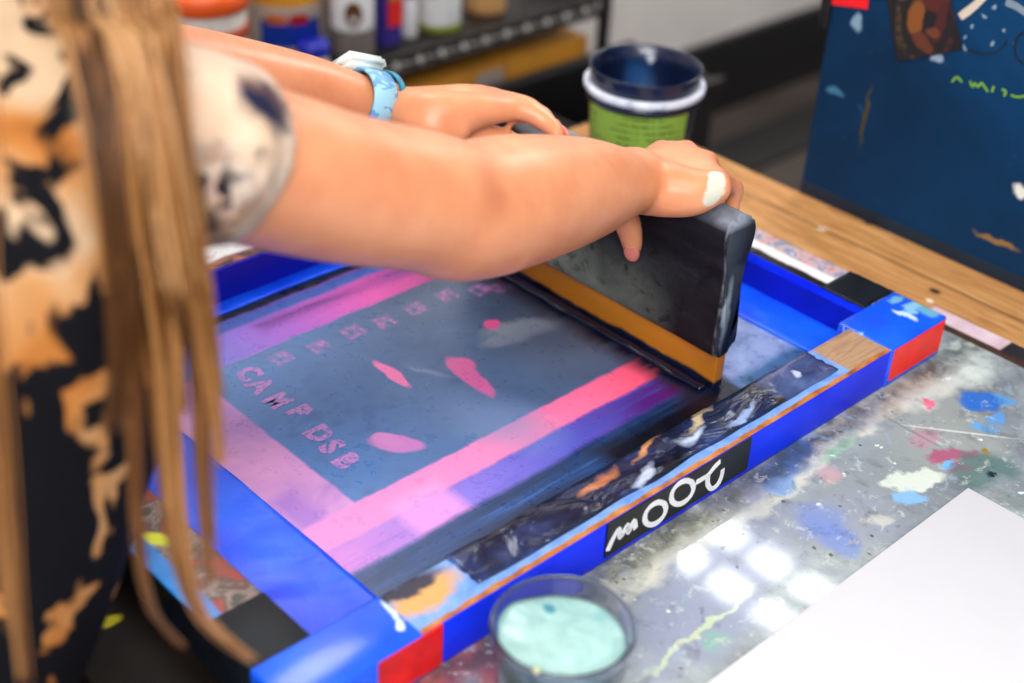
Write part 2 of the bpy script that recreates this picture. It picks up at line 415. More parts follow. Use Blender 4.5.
# dark ink against the near bar
c = g.mix(g.rect(.04, .7, .04, .106, .003, (x, y)), c, g.ramp(g.step(g.noise(25, 5, .6, .2, stretch=(.25, 4, 1)), .35, .7), [(0, col(14, 40, 80)), (.6, col(26, 66, 120)), (1, col(56, 104, 180))]))
c = g.mix(g.mul(g.rect(.36, .53, .045, .1, .012, (x, y)), .95), c, col(8, 8, 16))
c = g.mix(g.rect(.1, .58, .447, .468, .0025, (x, y)), c, col(6, 14, 22))
# the emulsion picture block
ink = g.ramp(g.step(x, .17, .5), [(0, col(62, 112, 178)), (.35, col(60, 100, 154)), (.65, col(60, 80, 114)), (1, col(48, 58, 76))])
ink = g.mix(g.step(big, .4, .65, 0, .5), ink, col(92, 120, 164))
ink = g.mix(g.step(fine, .52, .72, 0, .45), ink, col(40, 66, 104))
ink = g.mix(g.mul(g.ell((.245, .25), (.05, .05), .8, co=W), g.step(g.vor(60, co=g.warp(30, .02)), .2, .5, .5, 0)), ink, col(38, 78, 140))
c = g.mix(g.rect(.176, .66, .168, .386, .0015, (x, y)), c, ink)
def blot(px, py, rx, ry, cc, rot=0, k=1., soft=.15, w=None):
    global c
    p = on(px, py, 2, .003); m = g.ell(p[:2], (rx, ry), soft, rot, co=w or Wb); m = g.mul(m, k) if k < 1 else m
    c = g.mix(m, c, col(*cc))
Wb = g.warp(34, .012, detail=2)
Wg = g.warp(60, .014, detail=5)
blot(523, 328, .036, .0125, (126, 134, 150), -.42, .9, .3, Wg)
blot(505, 340, .024, .009, (126, 136, 154), -.3, .8, .3, Wg)
blot(428, 372, .003, .018, (124, 144, 182), .5, .7, .5)
blot(560, 345, .05, .05, (100, 110, 134), .3, .45, .5)
blot(495, 420, .03, .05, (108, 134, 178), .3, .6, .5)
blot(440, 300, .04, .02, (84, 104, 130), .3, .5, .5)
blot(492, 325, .009, .008, (206, 74, 136), 0)
blot(391, 374, .0245, .0058, (236, 120, 180), -1.60)
blot(469, 376, .034, .0085, (204, 96, 160), -1.70)
blot(460, 366, .014, .011, (210, 96, 158), -1.7)
blot(395, 444, .021, .011, (188, 112, 184), -.95)
blot(386, 440, .008, .013, (194, 120, 188), .3)
Wt = g.warp(160, .009, detail=4); tx = g.step(g.vor(230, co=g.warp(60, .01)), .25, .5, 1, .25)
for px, py, a in [(281, 358, 0), (320, 347, 1), (353, 332, 0), (385, 322, 1), (416, 309, 0), (447, 296, 1), (480, 290, 0), (500, 287, 1)]:
    p = on(px, py, 2, .003)
    m = g.rect(p.x - .0095, p.x + .0095, p.y - .009, p.y + .009, .0012, g.xyz(Wt)[:2])
    h = g.ell((p.x + (.002 if a else -.003), p.y - (.006 if a else .0)), (.003, .0045), .2, 0, co=Wt)
    m = g.mul(m, g.math('SUBTRACT', 1, h)); c = g.mix(g.mul(m, g.math('MULTIPLY', tx, .85)), c, col(190, 110, 180))
# ink drawn along by the blade, and the strip beyond it
c = g.mix(g.mul(g.rect(.478, .53, .09, .41, .010, (x, y)), g.step(streak, .3, .5, .7, 1)), c, col(16, 20, 42))
c = g.mix(g.rect(.53, .70, .03, .48, .004, (x, y)), c, g.ramp(fine, [(.3, col(96, 116, 170)), (.7, col(146, 164, 208))]))
c = g.mix(g.rect(.53, .70, .05, .09, .006, (x, y)), c, g.ramp(fine, [(.3, col(24, 70, 110)), (.7, col(60, 110, 170))]))
g.bump(fine, .1, .0006)
mesh_m = g.done(c, g.step(fine, .3, .7, .22, .42))
obj('mesh', B(.02, FX - .02, .02, FY - .02, .001, .0034), mesh_m, screen, False, label='inked mesh with pink bands round a blue-grey picture block')

# pink letters left open in the stencil (two short words read along the short side)
g = G('pink letter ink', .35); n = g.noise(260, 4, .75, .6); letter_m = g.done(g.ramp(n, [(.42, col(64, 100, 166)), (.49, col(170, 112, 186)), (.7, col(200, 124, 190))]))
def word(ch, px, py, size, wide=1.):
    cu = bpy.data.curves.new('t', 'FONT'); cu.body = ch; cu.size = size; cu.extrude = .0001; cu.offset = .0016; cu.align_x = 'CENTER'; cu.align_y = 'CENTER'; cu.resolution_u = 3
    t = bpy.data.objects.new('t', cu); C.objects.link(t)
    dg = bpy.context.evaluated_depsgraph_get(); dg.update(); me = bpy.data.meshes.new_from_object(t.evaluated_get(dg)); bpy.data.objects.remove(t)
    p = on(px, py, 2, .0036)
    R = Matrix.Translation((p.x, p.y, .0036)) @ Matrix.Rotation(-PI / 2, 4, 'Z') @ Matrix.Diagonal((wide, 1, 1, 1))
    me.transform(R); me.name = 'stencil_letter'; me.materials.append(letter_m)
    o = bpy.data.objects.new('stencil_letter', me); C.objects.link(o); o.parent = screen; o.matrix_parent_inverse = Matrix.Translation(-screen.location)
for ch, px, py in (('C', 248, 374), ('A', 260, 386), ('M', 277, 401), ('P', 298, 412), ('D', 318, 434), ('S', 331, 447), ('B', 345, 461)):
    word(ch, px, py, .028, .8 if ch == 'M' else .9)

# inner blue tape lying on the mesh and up the inner faces
g = G('inner blue tape', .36, Specular_IOR_Level=.4)
nb = g.noise(14, 5, .6, .6); c = g.ramp(nb, [(.3, col(4, 56, 226)), (.5, col(8, 82, 244)), (.72, col(20, 104, 250))])
c = g.mix(g.step(g.noise(30, 6, .7, 1), .62, .74, 0, .6), c, col(40, 110, 190))
g.bump(g.noise(24, 4, .5, 1.2), .35, .003); inner_m = g.done(c)
g = G('dark blue tape', .3); dk_m = g.done(g.ramp(g.noise(12, 4), [(.3, col(10, 16, 150)), (.7, col(14, 26, 186))]))
def wavy(x0, x1, y0, y1, z0, amp=.0012, s=35, k=0): return grid(x0, x1, y0, y1, 60, 60, lambda x, y: z0 + amp * abs(mnoise.noise((x * s + k, y * s, k))))
def tape_patch(name, x0, x1, y0, y1, z, mat, label=None, amp=.0012, jag=.0015, s=35):
    """a thin crinkled strip of tape: solid, with slightly uneven ends"""
    bm = bmesh.new(); nx, ny = max(6, int((x1 - x0) / .004)), max(6, int((y1 - y0) / .004)); nx, ny = min(nx, 120), min(ny, 120)
    top, bot = [], []
    for j in range(ny + 1):
        for i in range(nx + 1):
            u, v = i / nx, j / ny
            xx = x0 + (x1 - x0) * u + jag * mnoise.noise((v * 9 + x0 * 50, u * 2, z)) * (1 if i in (0, nx) else 0)
            yy = y0 + (y1 - y0) * v + jag * mnoise.noise((u * 9 + y0 * 50, v * 2, z + 3)) * (1 if j in (0, ny) else 0)
            top.append(bm.verts.new((xx, yy, z + .0004 + amp * (.5 + .5 * mnoise.noise((xx * s, yy * s, z * 10)))))); bot.append(bm.verts.new((xx, yy, z - .0004)))
    W_ = nx + 1
    for j in range(ny):
        for i in range(nx):
            a = j * W_ + i; q = (a, a + 1, a + W_ + 1, a + W_)
            bm.faces.new([top[k] for k in q]); bm.faces.new([bot[k] for k in q[::-1]])
    bd = [i for i in range(nx)] + [i * W_ + nx for i in range(ny)] + [ny * W_ + nx - i for i in range(nx)] + [(ny - i) * W_ for i in range(ny)]
    for k in range(len(bd)):
        a, b = bd[k], bd[(k + 1) % len(bd)]; bm.faces.new((top[a], bot[a], bot[b], top[b]))
    return obj(name, bm, mat, screen, True, label)
tape_patch('inner_tape', FB - .002, .124, .062, FY - FB, .0036, inner_m, 'wide bright blue tape on the mesh at the left', .0022)
tape_patch('inner_tape', .618, FX - FB + .001, .05, FY - FB, .0037, inner_m, 'bright blue tape on the mesh beyond the squeegee', .002)
tape_patch('inner_tape', .10, .66, .458, FY - FB + .001, .0036, inner_m, 'bright blue tape along the far bar', .0016)
obj('inner_tape', B(FX - FB - .0012, FX - FB + .001, FB, FY - FB, .004, .031), dk_m, screen, False, 'dark blue tape up the right bar')
obj('inner_tape', B(FB, FX - FB, FY - FB - .0012, FY - FB + .001, .004, .0385), dk_m, screen, False, 'dark blue tape up the far bar')
obj('inner_tape', B(FB - .001, FB + .0012, FB, FY - FB, .004, .0385), dk_m, screen, False, 'dark blue tape up the left bar')

# crinkled dark tape along the near bar top
g = G('crinkled dark tape', .2, Specular_IOR_Level=.7)
n = g.noise(22, 4, .6, .5); c = g.ramp(n, [(.3, col(14, 18, 30)), (.5, col(30, 40, 72)), (.62, col(40, 56, 104)), (.74, col(90, 120, 180))])
X = g.xyz()[0]
c = g.mix(g.mul(g.step(X, .49, .5), .85), c, g.ramp(n, [(.3, col(48, 60, 104)), (.7, col(92, 108, 158))]))
W = g.warp(30, .03)
for p0, r, cc in [((.30, .036), (.02, .004), (206, 130, 90)), ((.36, .040), (.018, .003), (214, 150, 100)), ((.42, .041), (.02, .003), (200, 180, 150)), ((.40, .030), (.012, .004), (190, 206, 236)), ((.33, .020), (.014, .004), (196, 208, 236)), ((.53, .03), (.004, .003), (206, 216, 240)), ((.45, .022), (.02, .003), (150, 176, 226)), ((.49, .014), (.004, .003), (60, 36, 20))]:
    c = g.mix(g.ell(p0, r, .4, .2, co=W), c, col(*cc))
g.bump(g.noise(26, 3, .5, 1.0, stretch=(.6, 1, 1)), .9, .006); crink_m = g.done(c)
tape_patch('dark_tape', .160, .566, .0105, FB - .0005, FH, crink_m, 'crinkled glossy dark blue tape', .0022, .003, 60)
# black tape patches
gl = plain('black tape', col(16, 22, 30), .5, .25, 30, .15, Specular_IOR_Level=.25)
tape_patch('black_tape', FX - FB - .001, FX + .0006, .056, .104, FH, gl, 'dark tape across the right bar', .0005)
obj('black_tape', B(-.0008, FB + .0005, .0445, .098, .001, FH + .0008, bev=.0008), gl, screen, True, 'dark tape wrapped round the left bar')
# corner wraps of blue tape
g = G('corner blue tape', .2, Specular_IOR_Level=.55)
c = g.ramp(g.noise(16, 5), [(.3, col(18, 76, 226)), (.7, col(30, 104, 246))])
W = g.warp(70, .016)
for px, py, rx, ry, cc in [(915, 308, .018, .006, (140, 196, 226)), (895, 300, .010, .006, (120, 180, 216)), (930, 312, .010, .010, (110, 176, 206)), (922, 298, .006, .005, (30, 70, 90)), (905, 316, .003, .012, (196, 220, 250)), (855, 338, .012, .003, (150, 190, 250)), (840, 332, .010, .002, (210, 226, 250)), (392, 612, .003, .012, (214, 234, 252)), (402, 626, .003, .004, (226, 240, 252))]:
    p = on(px, py, 2, FH); c = g.mix(g.ell(p[:2], (rx, ry), .25, co=W), c, col(*cc))
g.bump(g.noise(40, 4), .2, .002); corner_m = g.done(c)
obj('corner_tape', B(.628, FX + .0009, -.0009, .0560, .0004, FH + .0009, bev=.0022), corner_m, screen, True, 'bright blue tape wrapped round the right corner')
obj('corner_tape', B(-.0009, .1015, -.0009, FB + .0009, .0004, FH + .0009, bev=.0022), corner_m, screen, True, 'bright blue tape wrapped round the near left corner')
red_m = plain('red tape', col(250, 36, 20), .35, .06, 40, .05)
obj('red_tape', B(.633, .7128, -.0016, .001, .006, .0385, bev=.0004), red_m, screen, False, 'red tape on the right front corner')
obj('red_tape', B(.064, .1175, -.0016, .001, .004, .039, bev=.0004), plain('worn red tape', col(226, 24, 26), .35, .15, 40, .05), screen, False, 'red tape on the left front corner')
obj('red_tape', B(-.0016, .001, .008, .040, .004, .030, bev=.0004), red_m, screen, False, 'red tape on the left end face')
# black name label with white brush letters
lab = obj('name_label', B(on(605, 542, 1, 0).x, on(748, 455, 1, 0).x, -.0014, .001, .0068, .0385, bev=.0003), plain('black label', col(14, 18, 20), .4, .25, 50), screen, False, 'black label with white hand lettering')
def lp(a, b): return on(580 + a / 3.795, 400 + b / 3.795, 1, -.0015)
bm = bmesh.new()
stroke(bm, [lp(*q) for q in ((104, 572), (122, 532), (147, 490), (153, 520), (180, 474), (183, 502), (204, 458), (210, 488))], .0048, (0, -1, 0), sub=5)
for cx, cy, a, b, th in ((285, 430, 50, 31, -.86), (388, 350, 52, 33, -.86)):
    stroke(bm, [lp(cx + a * math.cos(t) * math.cos(th) - b * math.sin(t) * math.sin(th), cy + a * math.cos(t) * math.sin(th) + b * math.sin(t) * math.cos(th)) for t in np.linspace(0, 2 * PI, 11)[:-1]], .0050, (0, -1, 0), sub=4, closed=True)
stroke(bm, [lp(*q) for q in ((440, 312), (462, 300), (486, 284), (510, 254), (532, 232))], .0048, (0, -1, 0))
stroke(bm, [lp(*q) for q in ((486, 286), (484, 318), (498, 336), (522, 320), (536, 290), (541, 262))], .0050, (0, -1, 0))
obj('lettering', bm, plain('white paint pen', col(236, 234, 236), .5, .04, 60), lab, False, 'white hand-painted letters')

# ================================================================== SQUEEGEE
sq = thing('squeegee', 'dark grey wooden squeegee with amber rubber blade standing on the printing screen', 'squeegee', (.512, .24, .004))
g = G('stained squeegee wood', .55, Specular_IOR_Level=.2)
n = g.noise(14, 6, .65, .8, stretch=(1, .6, 1.4)); x, y, z = g.xyz(g.warp(20, .03))
c = g.ramp(n, [(.3, col(12, 12, 14)), (.55, col(26, 26, 29)), (.75, col(48, 48, 52))])
pale = g.mul(g.step(z, .115, .05), g.step(y, .13, .27))
c = g.mix(g.mul(pale, g.step(g.noise(24, 5, .7, .5), .3, .6, .4, 1)), c, col(142, 150, 138))
c = g.mix(g.mul(g.step(g.noise(50, 6, .7, 1), .56, .64), .7), c, col(8, 8, 11))
yy = g.xyz()[1]
c = g.mix(g.mul(g.step(yy, .0905, .0893), g.step(g.noise(30, 4), .3, .7, .55, .9)), c, col(50, 58, 70))
c = g.mix(g.mul(g.step(g.math('ABSOLUTE', g.math('SUBTRACT', yy, .0915)), .0018, .0006), g.step(g.noise(70, 4), .42, .66, .05, .7)), c, col(126, 132, 140))
c = g.mix(g.mul(g.ell((.505, .088, .08), (.004, .006, .03), .4, co=g.warp(60, .012)), .8), c, col(150, 160, 170))
zz = g.xyz()[2]
c = g.mix(g.mul(g.step(zz, .160, .168), g.step(g.noise(22, 4), .35, .6, .3, .95)), c, col(140, 146, 158))  # light reflected off the handle top, painted into its colour
g.bump(n, .25, .002); sq_m = g.done(c)
prof = [(.503, .039), (.4985, .045), (.4980, .072), (.4990, .100), (.4990, .122), (.4955, .138), (.4930, .152), (.4955, .1645), (.503, .1715), (.513, .1722), (.5225, .167), (.5280, .156), (.5275, .142), (.5225, .126), (.5205, .106), (.5215, .088), (.5240, .066), (.5240, .050), (.518, .041)]
def smooth_loop(P, sub):
    n = len(P); out = []
    for i in range(n):
        p0, p1, p2, p3 = [np.array(P[(i + k) % n]) for k in (-1, 0, 1, 2)]
        for k in range(sub):
            t = k / sub; out.append(tuple(.5 * ((2 * p1) + (p2 - p0) * t + (2 * p0 - 5 * p1 + 4 * p2 - p3) * t * t + (3 * p1 - p0 - 3 * p2 + p3) * t ** 3)))
    return out
bm = prism(bmesh.new(), smooth_loop(prof, 4), .089, .405, 60, .0008)
ends = [e for e in bm.edges if len(e.link_faces) == 2 and any(len(f.verts) > 4 for f in e.link_faces)]
bmesh.ops.bevel(bm, geom=ends, offset=.003, segments=3, affect='EDGES')
obj('handle', bm, sq_m, sq, True)
g = G('amber blade', .3, Subsurface_Weight=.0); Z = g.xyz(g.warp(30, .008))[2]
c = g.ramp(g.noise(14, 4, stretch=(1, .3, 1)), [(.3, col(164, 96, 18)), (.7, col(204, 130, 34))])
c = g.mix(g.step(Z, .0135, .0105), c, g.ramp(g.noise(40, 4), [(.3, col(8, 10, 20)), (.7, col(26, 32, 62))]))
blade = obj('blade', B(.5050, .5165, .091, .403, .0042, .046, bev=.0012), g.done(c), sq, True, 'amber rubber blade edged with dark ink')
# a bead of ink pushed ahead of the blade
bm = tube(bmesh.new(), [(.4985, y, .006 + .0012 * mnoise.noise((y * 40, 0, 0))) for y in np.linspace(.098, .40, 26)], [(.0022 + .0018 * abs(mnoise.noise((y * 30, 2, 0))), .006 + .003 * mnoise.noise((y * 35, 5, 0))) for y in np.linspace(.098, .40, 26)], 10, 2, ref=(0, 0, 1))
ib = obj('ink_bead', bm, plain('wet dark ink', col(14, 18, 40), .12, .2, 30)); tag(ib, 'dark wet ink bead in front of the squeegee blade', 'ink')

# ================================================================== MINT INK CUP
CX, CY = .147, -.079
cup = thing('ink_cup', 'clear plastic cup of mint green ink in the foreground beside the screen', 'cup', (CX, CY, 0))
g = G('clear cup plastic', .08, IOR=1.2, Transmission_Weight=.94); cup_m = g.done(col(176, 178, 196))
ro = .0445
pw = [(.0, .0008), (.036, .0008), (.038, .002), (ro - .0010, .072), (ro + .0008, .073), (ro + .0012, .0765), (ro + .0002, .0785), (ro - .0014, .0785), (ro - .0026, .0765), (ro - .0030, .070), (.0362, .004), (0, .003)]
obj('cup_wall', L(pw, CX, CY, 64), cup_m, cup)
g = G('mint ink', .3); z = g.xyz()[2]
t = g.noise(40, 5, .6, 1); top = g.ramp(t, [(.3, col(130, 174, 170)), (.55, col(158, 198, 192)), (.75, col(178, 212, 206))])
p = on(550, 608, 2, .066); top = g.mix(g.ell(p[:2], (.0035, .0045), .4, co=g.warp(200, .004)), top, col(66, 140, 158))
p = on(600, 615, 2, .066); top = g.mix(g.mul(g.ell(p[:2], (.006, .004), .5, co=g.warp(120, .006)), .6), top, col(110, 170, 176))
N = g.xyz(g.n('NewGeometry').outputs['Normal'])[2]
sd = g.ramp(g.noise(26, 5, .6, 1, stretch=(1, 1, .5)), [(.36, col(8, 36, 34)), (.44, col(6, 110, 70)), (.6, col(12, 140, 88)), (.7, col(120, 204, 176))])
ink_m = g.done(g.mix(g.step(N, .35, .6), sd, top))
bm = bmesh.new(); n = 64; rings = []
def rin(z): return .0362 + (ro - .003 - .0362) * (z - .004) / .066 - .0006
for z in (.0042, .02, .04): rings.append([bm.verts.new((CX + rin(z) * math.cos(2 * PI * k / n), CY + rin(z) * math.sin(2 * PI * k / n), z)) for k in range(n)])
def surf(a, u):
    lev = .0650 + .0100 * max(0, math.cos(a - 2.7)) + .002 * mnoise.noise((math.cos(a) * 2, math.sin(a) * 2, 4))
    return lev * u + (.0655 + .0022 * mnoise.noise((math.cos(a) * u * 3, math.sin(a) * u * 3, 1)) + .0012 * mnoise.noise((math.cos(a) * u * 9, math.sin(a) * u * 9, 2))) * (1 - u)
for u in (1, .9, .78, .64, .5, .36, .22, .1):
    rings.append([bm.verts.new((CX + rin(.062) * u * math.cos(2 * PI * k / n), CY + rin(.062) * u * math.sin(2 * PI * k / n), surf(2 * PI * k / n, u ** 2))) for k in range(n)])
for a, b in zip(rings, rings[1:]):
    for k in range(n): bm.faces.new((a[k], a[(k + 1) % n], b[(k + 1) % n], b[k]))
bm.faces.new(rings[0][::-1]); bm.faces.new(rings[-1])
obj('ink', bm, ink_m, cup, True, 'mint green ink filling the cup')
drop = bmesh.new(); dpz = on(540, 664, 2, .079); bmesh.ops.create_uvsphere(drop, u_segments=12, v_segments=8, radius=.0022, matrix=Matrix.Translation(Vector((CX, CY, 0)) + (Vector((dpz.x, dpz.y, 0)) - Vector((CX, CY, 0))).normalized() * (ro - .001) + Vector((0, 0, .0785))))
obj('paint_drip', drop, plain('cream drip', col(206, 206, 150), .4), cup, True, 'cream paint drip on the rim')

# ================================================================== WHITE BOARD
pp = on(968, 488, 2, .003)
wb = obj('paper_sheet', B(.19, pp.x, pp.y - .56, pp.y, .0002, .0034, bev=.0004), plain('white card', col(204, 204, 207), .6, .01, 5)); tag(wb, 'blank white card sheet lying on the stained bench at the lower right', 'card')

# ================================================================== INK TUB (navy, green label)
TX, TY = .786, .440
tub = thing('ink_tub', 'open navy plastic ink tub with lime green label standing behind the squeegee', 'tub', (TX, TY, 0))
g = G('navy plastic', .25, Specular_IOR_Level=.6); c = g.ramp(g.noise(20, 4), [(.3, col(8, 16, 40)), (.7, col(16, 30, 62))])
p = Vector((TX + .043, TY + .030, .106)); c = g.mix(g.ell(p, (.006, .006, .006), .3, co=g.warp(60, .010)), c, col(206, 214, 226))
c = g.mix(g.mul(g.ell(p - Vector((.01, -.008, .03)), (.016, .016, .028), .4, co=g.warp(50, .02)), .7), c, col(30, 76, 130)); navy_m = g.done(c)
tr = .0620; th_ = .121
obj('tub_body', L([(0, .0008), (tr - .010, .0008), (tr - .0085, .003), (tr - .002, th_ - .03), (tr - .0015, th_ - .004), (tr, th_ - .001), (tr - .0005, th_), (tr - .0025, th_ - .001), (tr - .0045, th_ - .02), (tr - .011, .006), (0, .005)], TX, TY, 72), navy_m, tub)
g = G('smeared white collar', .4); c = g.ramp(g.noise(50, 5, .7, 1), [(.34, col(30, 44, 90)), (.42, col(206, 212, 226)), (.7, col(232, 232, 238))])
zc = th_ - .022
obj('rim_collar', L([(tr - .003, zc - .004), (tr + .003, zc - .004), (tr + .0046, zc - .002), (tr + .0046, zc + .003), (tr + .003, zc + .0046), (tr - .003, zc + .0046), (tr - .003, zc - .004)], TX, TY, 72), g.done(c), tub, True, 'white paint-smeared collar below the rim')
obj('rim_collar', L([(tr - .003, zc - .013), (tr + .001, zc - .013), (tr + .001, zc - .0045), (tr - .003, zc - .0045), (tr - .003, zc - .013)], TX, TY, 72), navy_m, tub, True, 'navy ring under the collar')
# label wraps the side facing the room; printed lines are rows of small dark dashes
g = G('lime label', .5); x, y, z = g.xyz(); nn = g.noise(10, 3)
c = g.ramp(nn, [(.3, col(166, 206, 78)), (.7, col(186, 220, 98))])
rowm = g.math('LESS_THAN', g.math('FRACT', g.mul(z, 125)), .32)
dash = g.step(g.noise(330, 2, .5, 0, stretch=(1, 1, .05)), .46, .5)
blk = g.math('GREATER_THAN', g.noise(26, 1, .3, 0, stretch=(1, 1, 1.6)), .47)
c = g.mix(g.mul(g.mul(g.mul(rowm, dash), blk), .8), c, col(52, 72, 30)); lime_m = g.done(c)
bm = bmesh.new(); ang = [math.radians(a) for a in np.linspace(150, 276, 64)]
lo = [bm.verts.new((TX + (tr - .0072) * math.cos(a), TY + (tr - .0072) * math.sin(a), .014)) for a in ang]
hi = [bm.verts.new((TX + (tr - .0013) * math.cos(a), TY + (tr - .0013) * math.sin(a), .086)) for a in ang]
for k in range(len(ang) - 1): bm.faces.new((lo[k], lo[k + 1], hi[k + 1], hi[k]))
bmesh.ops.solidify(bm, geom=bm.faces[:], thickness=.0004)
obj('label', bm, lime_m, tub, False, 'lime green label with small print')

# ================================================================== BLUE PANEL
PX = .888
panel = thing('painted_cabinet', 'blue painted wooden cabinet side with stickers and scrawls at the right', 'cabinet', (PX + .2, -.2, FLZ))
g = G('blue painted board', .65, Specular_IOR_Level=.2)
n = g.noise(5, 6, .6, .4); y, z = g.xyz()[1:]
c = g.ramp(n, [(.3, col(0, 38, 68)), (.55, col(0, 51, 90)), (.75, col(4, 64, 106))])
c = g.mix(g.step(g.noise(40, 6, .7), .66, .72, 0, .5), c, col(90, 130, 150))
Wp = g.warp(60, .014)
def pm(px, py, ry, rz, cc, k=1., rot=0, soft=.25):
    global c
    p = on(px, py, 0, PX); m = g.ell(p, (1e3, ry, rz), soft, (rot, 0, 0), co=Wp); c = g.mix(g.mul(m, k), c, col(*cc))
pm(865, 118, .0022, .034, (70, 62, 40)); pm(857, 22, .006, .008, (140, 170, 190), .8); pm(835, 92, .01, .004, (70, 130, 160), .7)
pm(938, 57, .006, .005, (150, 170, 190), .9); pm(1020, 190, .008, .006, (226, 226, 216)); pm(996, 241, .024, .003, (150, 112, 60), .9)
pm(820, 45, .003, .006, (150, 170, 170), .8)
for px, py in ((983, 14), (993, 8), (1004, 30), (992, 44), (965, 37), (966, 48), (972, 26)): pm(px, py, .0019, .0019, (150, 170, 184), .75)
g.bump(n, .2); bluep_m = g.done(c)
obj('side_panel', B(PX, PX + .02, -.62, .287, FLZ, .44, bev=.002), bluep_m, panel, False)
for yy0 in (.265, -.62): obj('side_panel', B(PX + .02, PX + .42, yy0, yy0 + .02, FLZ, .44, bev=.002), bluep_m, panel, False)
obj('side_panel', B(PX + .40, PX + .42, -.60, .265, FLZ, .44, bev=.002), bluep_m, panel, False)
obj('top', B(PX - .005, PX + .425, -.625, .29, .44, .46, bev=.003), bluep_m, panel, False)
obj('skirting_strip', B(PX - .0025, PX, -.60, .286, -.02, .012, bev=.001), plain('dark blue strip', col(6, 34, 52), .5, .2, 20), panel, False, 'darker strip along the bench')
obj('hinge', B(PX - .004, PX + .016, .2865, .2985, .185, .235, bev=.002), black_m, panel, True, 'black hinge on the cabinet edge')
def plate(name, pts, mat, label, cat, d=.0012, parent=None):
    bm = slab(bmesh.new(), [on(px, py, 0, PX - .0003) for px, py in pts], (-d, 0, 0))
    o = obj(name, bm, mat, parent, False)
    if not parent: tag(o, label, cat)
    else: o['label'] = label
    return o
g = G('dark printed cloth', .7); W = g.warp(80, .010, detail=4); y, z = g.xyz(W)[1:]
pc = on(926, 22, 0, PX); c = g.ramp(g.noise(30, 4), [(.3, col(8, 6, 8)), (.7, col(20, 14, 16))])
ring = g.math('SUBTRACT', g.ell(pc, (1e3, .0335, .0415), .05, co=W), g.ell(pc, (1e3, .028, .035), .05, co=W))
c = g.mix(g.mul(ring, g.step(g.noise(190, 3), .45, .55, 0, .8)), c, g.mix(g.step(y, pc.y - .006, pc.y + .01), col(70, 22, 26), col(82, 60, 34)))
def pe(dy, dz, ry, rz, cc, rot=0):
    global c
    c = g.mix(g.ell(pc + Vector((0, dy, dz)), (1e3, ry, rz), .15, (rot, 0, 0), co=W), c, col(*cc))
pe(.010, .002, .0095, .018, (128, 72, 22)); pe(-.006, .024, .014, .012, (78, 24, 16)); pe(-.016, .006, .006, .022, (70, 18, 22)); pe(-.002, -.020, .014, .007, (92, 42, 20), .4); pe(-.011, -.008, .008, .005, (104, 50, 20)); pe(-.005, .004, .007, .009, (10, 8, 20))
poster_m = g.done(c)
plate('cloth_patch', [(884, -22), (898, 61), (930, 56), (963, 49), (951, 0), (944, -30)], poster_m, 'black cloth patch with a round orange and red emblem stuck on the blue cabinet', 'patch', .0015)
plate('red_sticker', [(820, -30), (828, 4), (868, 9), (870, -28)], plain('red sticker', col(236, 20, 26), .5, .04), 'plain red sticker at the top of the blue cabinet side', 'sticker')
g2 = plain('cream paint stroke', col(216, 200, 180), .6, .06)
bm = stroke(bmesh.new(), [on(px, py, 0, PX - .0002) for px, py in ((960, 17), (972, 8), (985, -4), (1000, -20))], .008, (-1, 0, 0))
obj('paint_stroke', bm, g2, panel, False, 'cream paint stroke')
bm = stroke(bmesh.new(), [on(px, py, 0, PX - .0002) for px, py in ((1006, 2), (1016, 6), (1030, 16))], .007, (-1, 0, 0))
obj('paint_stroke', bm, plain('grey paint stroke', col(130, 146, 160), .6, .1), panel, False, 'grey paint stroke')
bm = bmesh.new()
for pl in (((952, 82), (957, 77), (962, 82)), ((970, 81), (973, 87), (975, 83), (978, 87), (981, 83), (984, 86), (988, 92)), ((994, 86), (992, 92)), ((1002, 89), (1006, 92), (1004, 96)), ((1011, 95), (1018, 97), (1026, 96), (1036, 98))):
    stroke(bm, [on(px, py, 0, PX - .0002) for px, py in pl], .0022, (-1, 0, 0), sub=3)
obj('scrawl', bm, plain('lime marker', col(120, 170, 30), .6, .1), panel, False, 'lime green marker scrawl')
bm = stroke(bmesh.new(), [on(1024 + 9 * math.cos(t), 48 + 15 * math.sin(t), 0, PX - .0002) for t in np.linspace(0, 2 * PI, 13)[:-1]], .0022, (-1, 0, 0), closed=True)
stroke(bm, [on(px, py, 0, PX - .0002) for px, py in ((968, 50), (985, 54), (1000, 50), (1007, 40))], .0016, (-1, 0, 0))
obj('scrawl', bm, plain('dark marker', col(8, 18, 34), .6, .1), panel, False, 'dark marker ring')

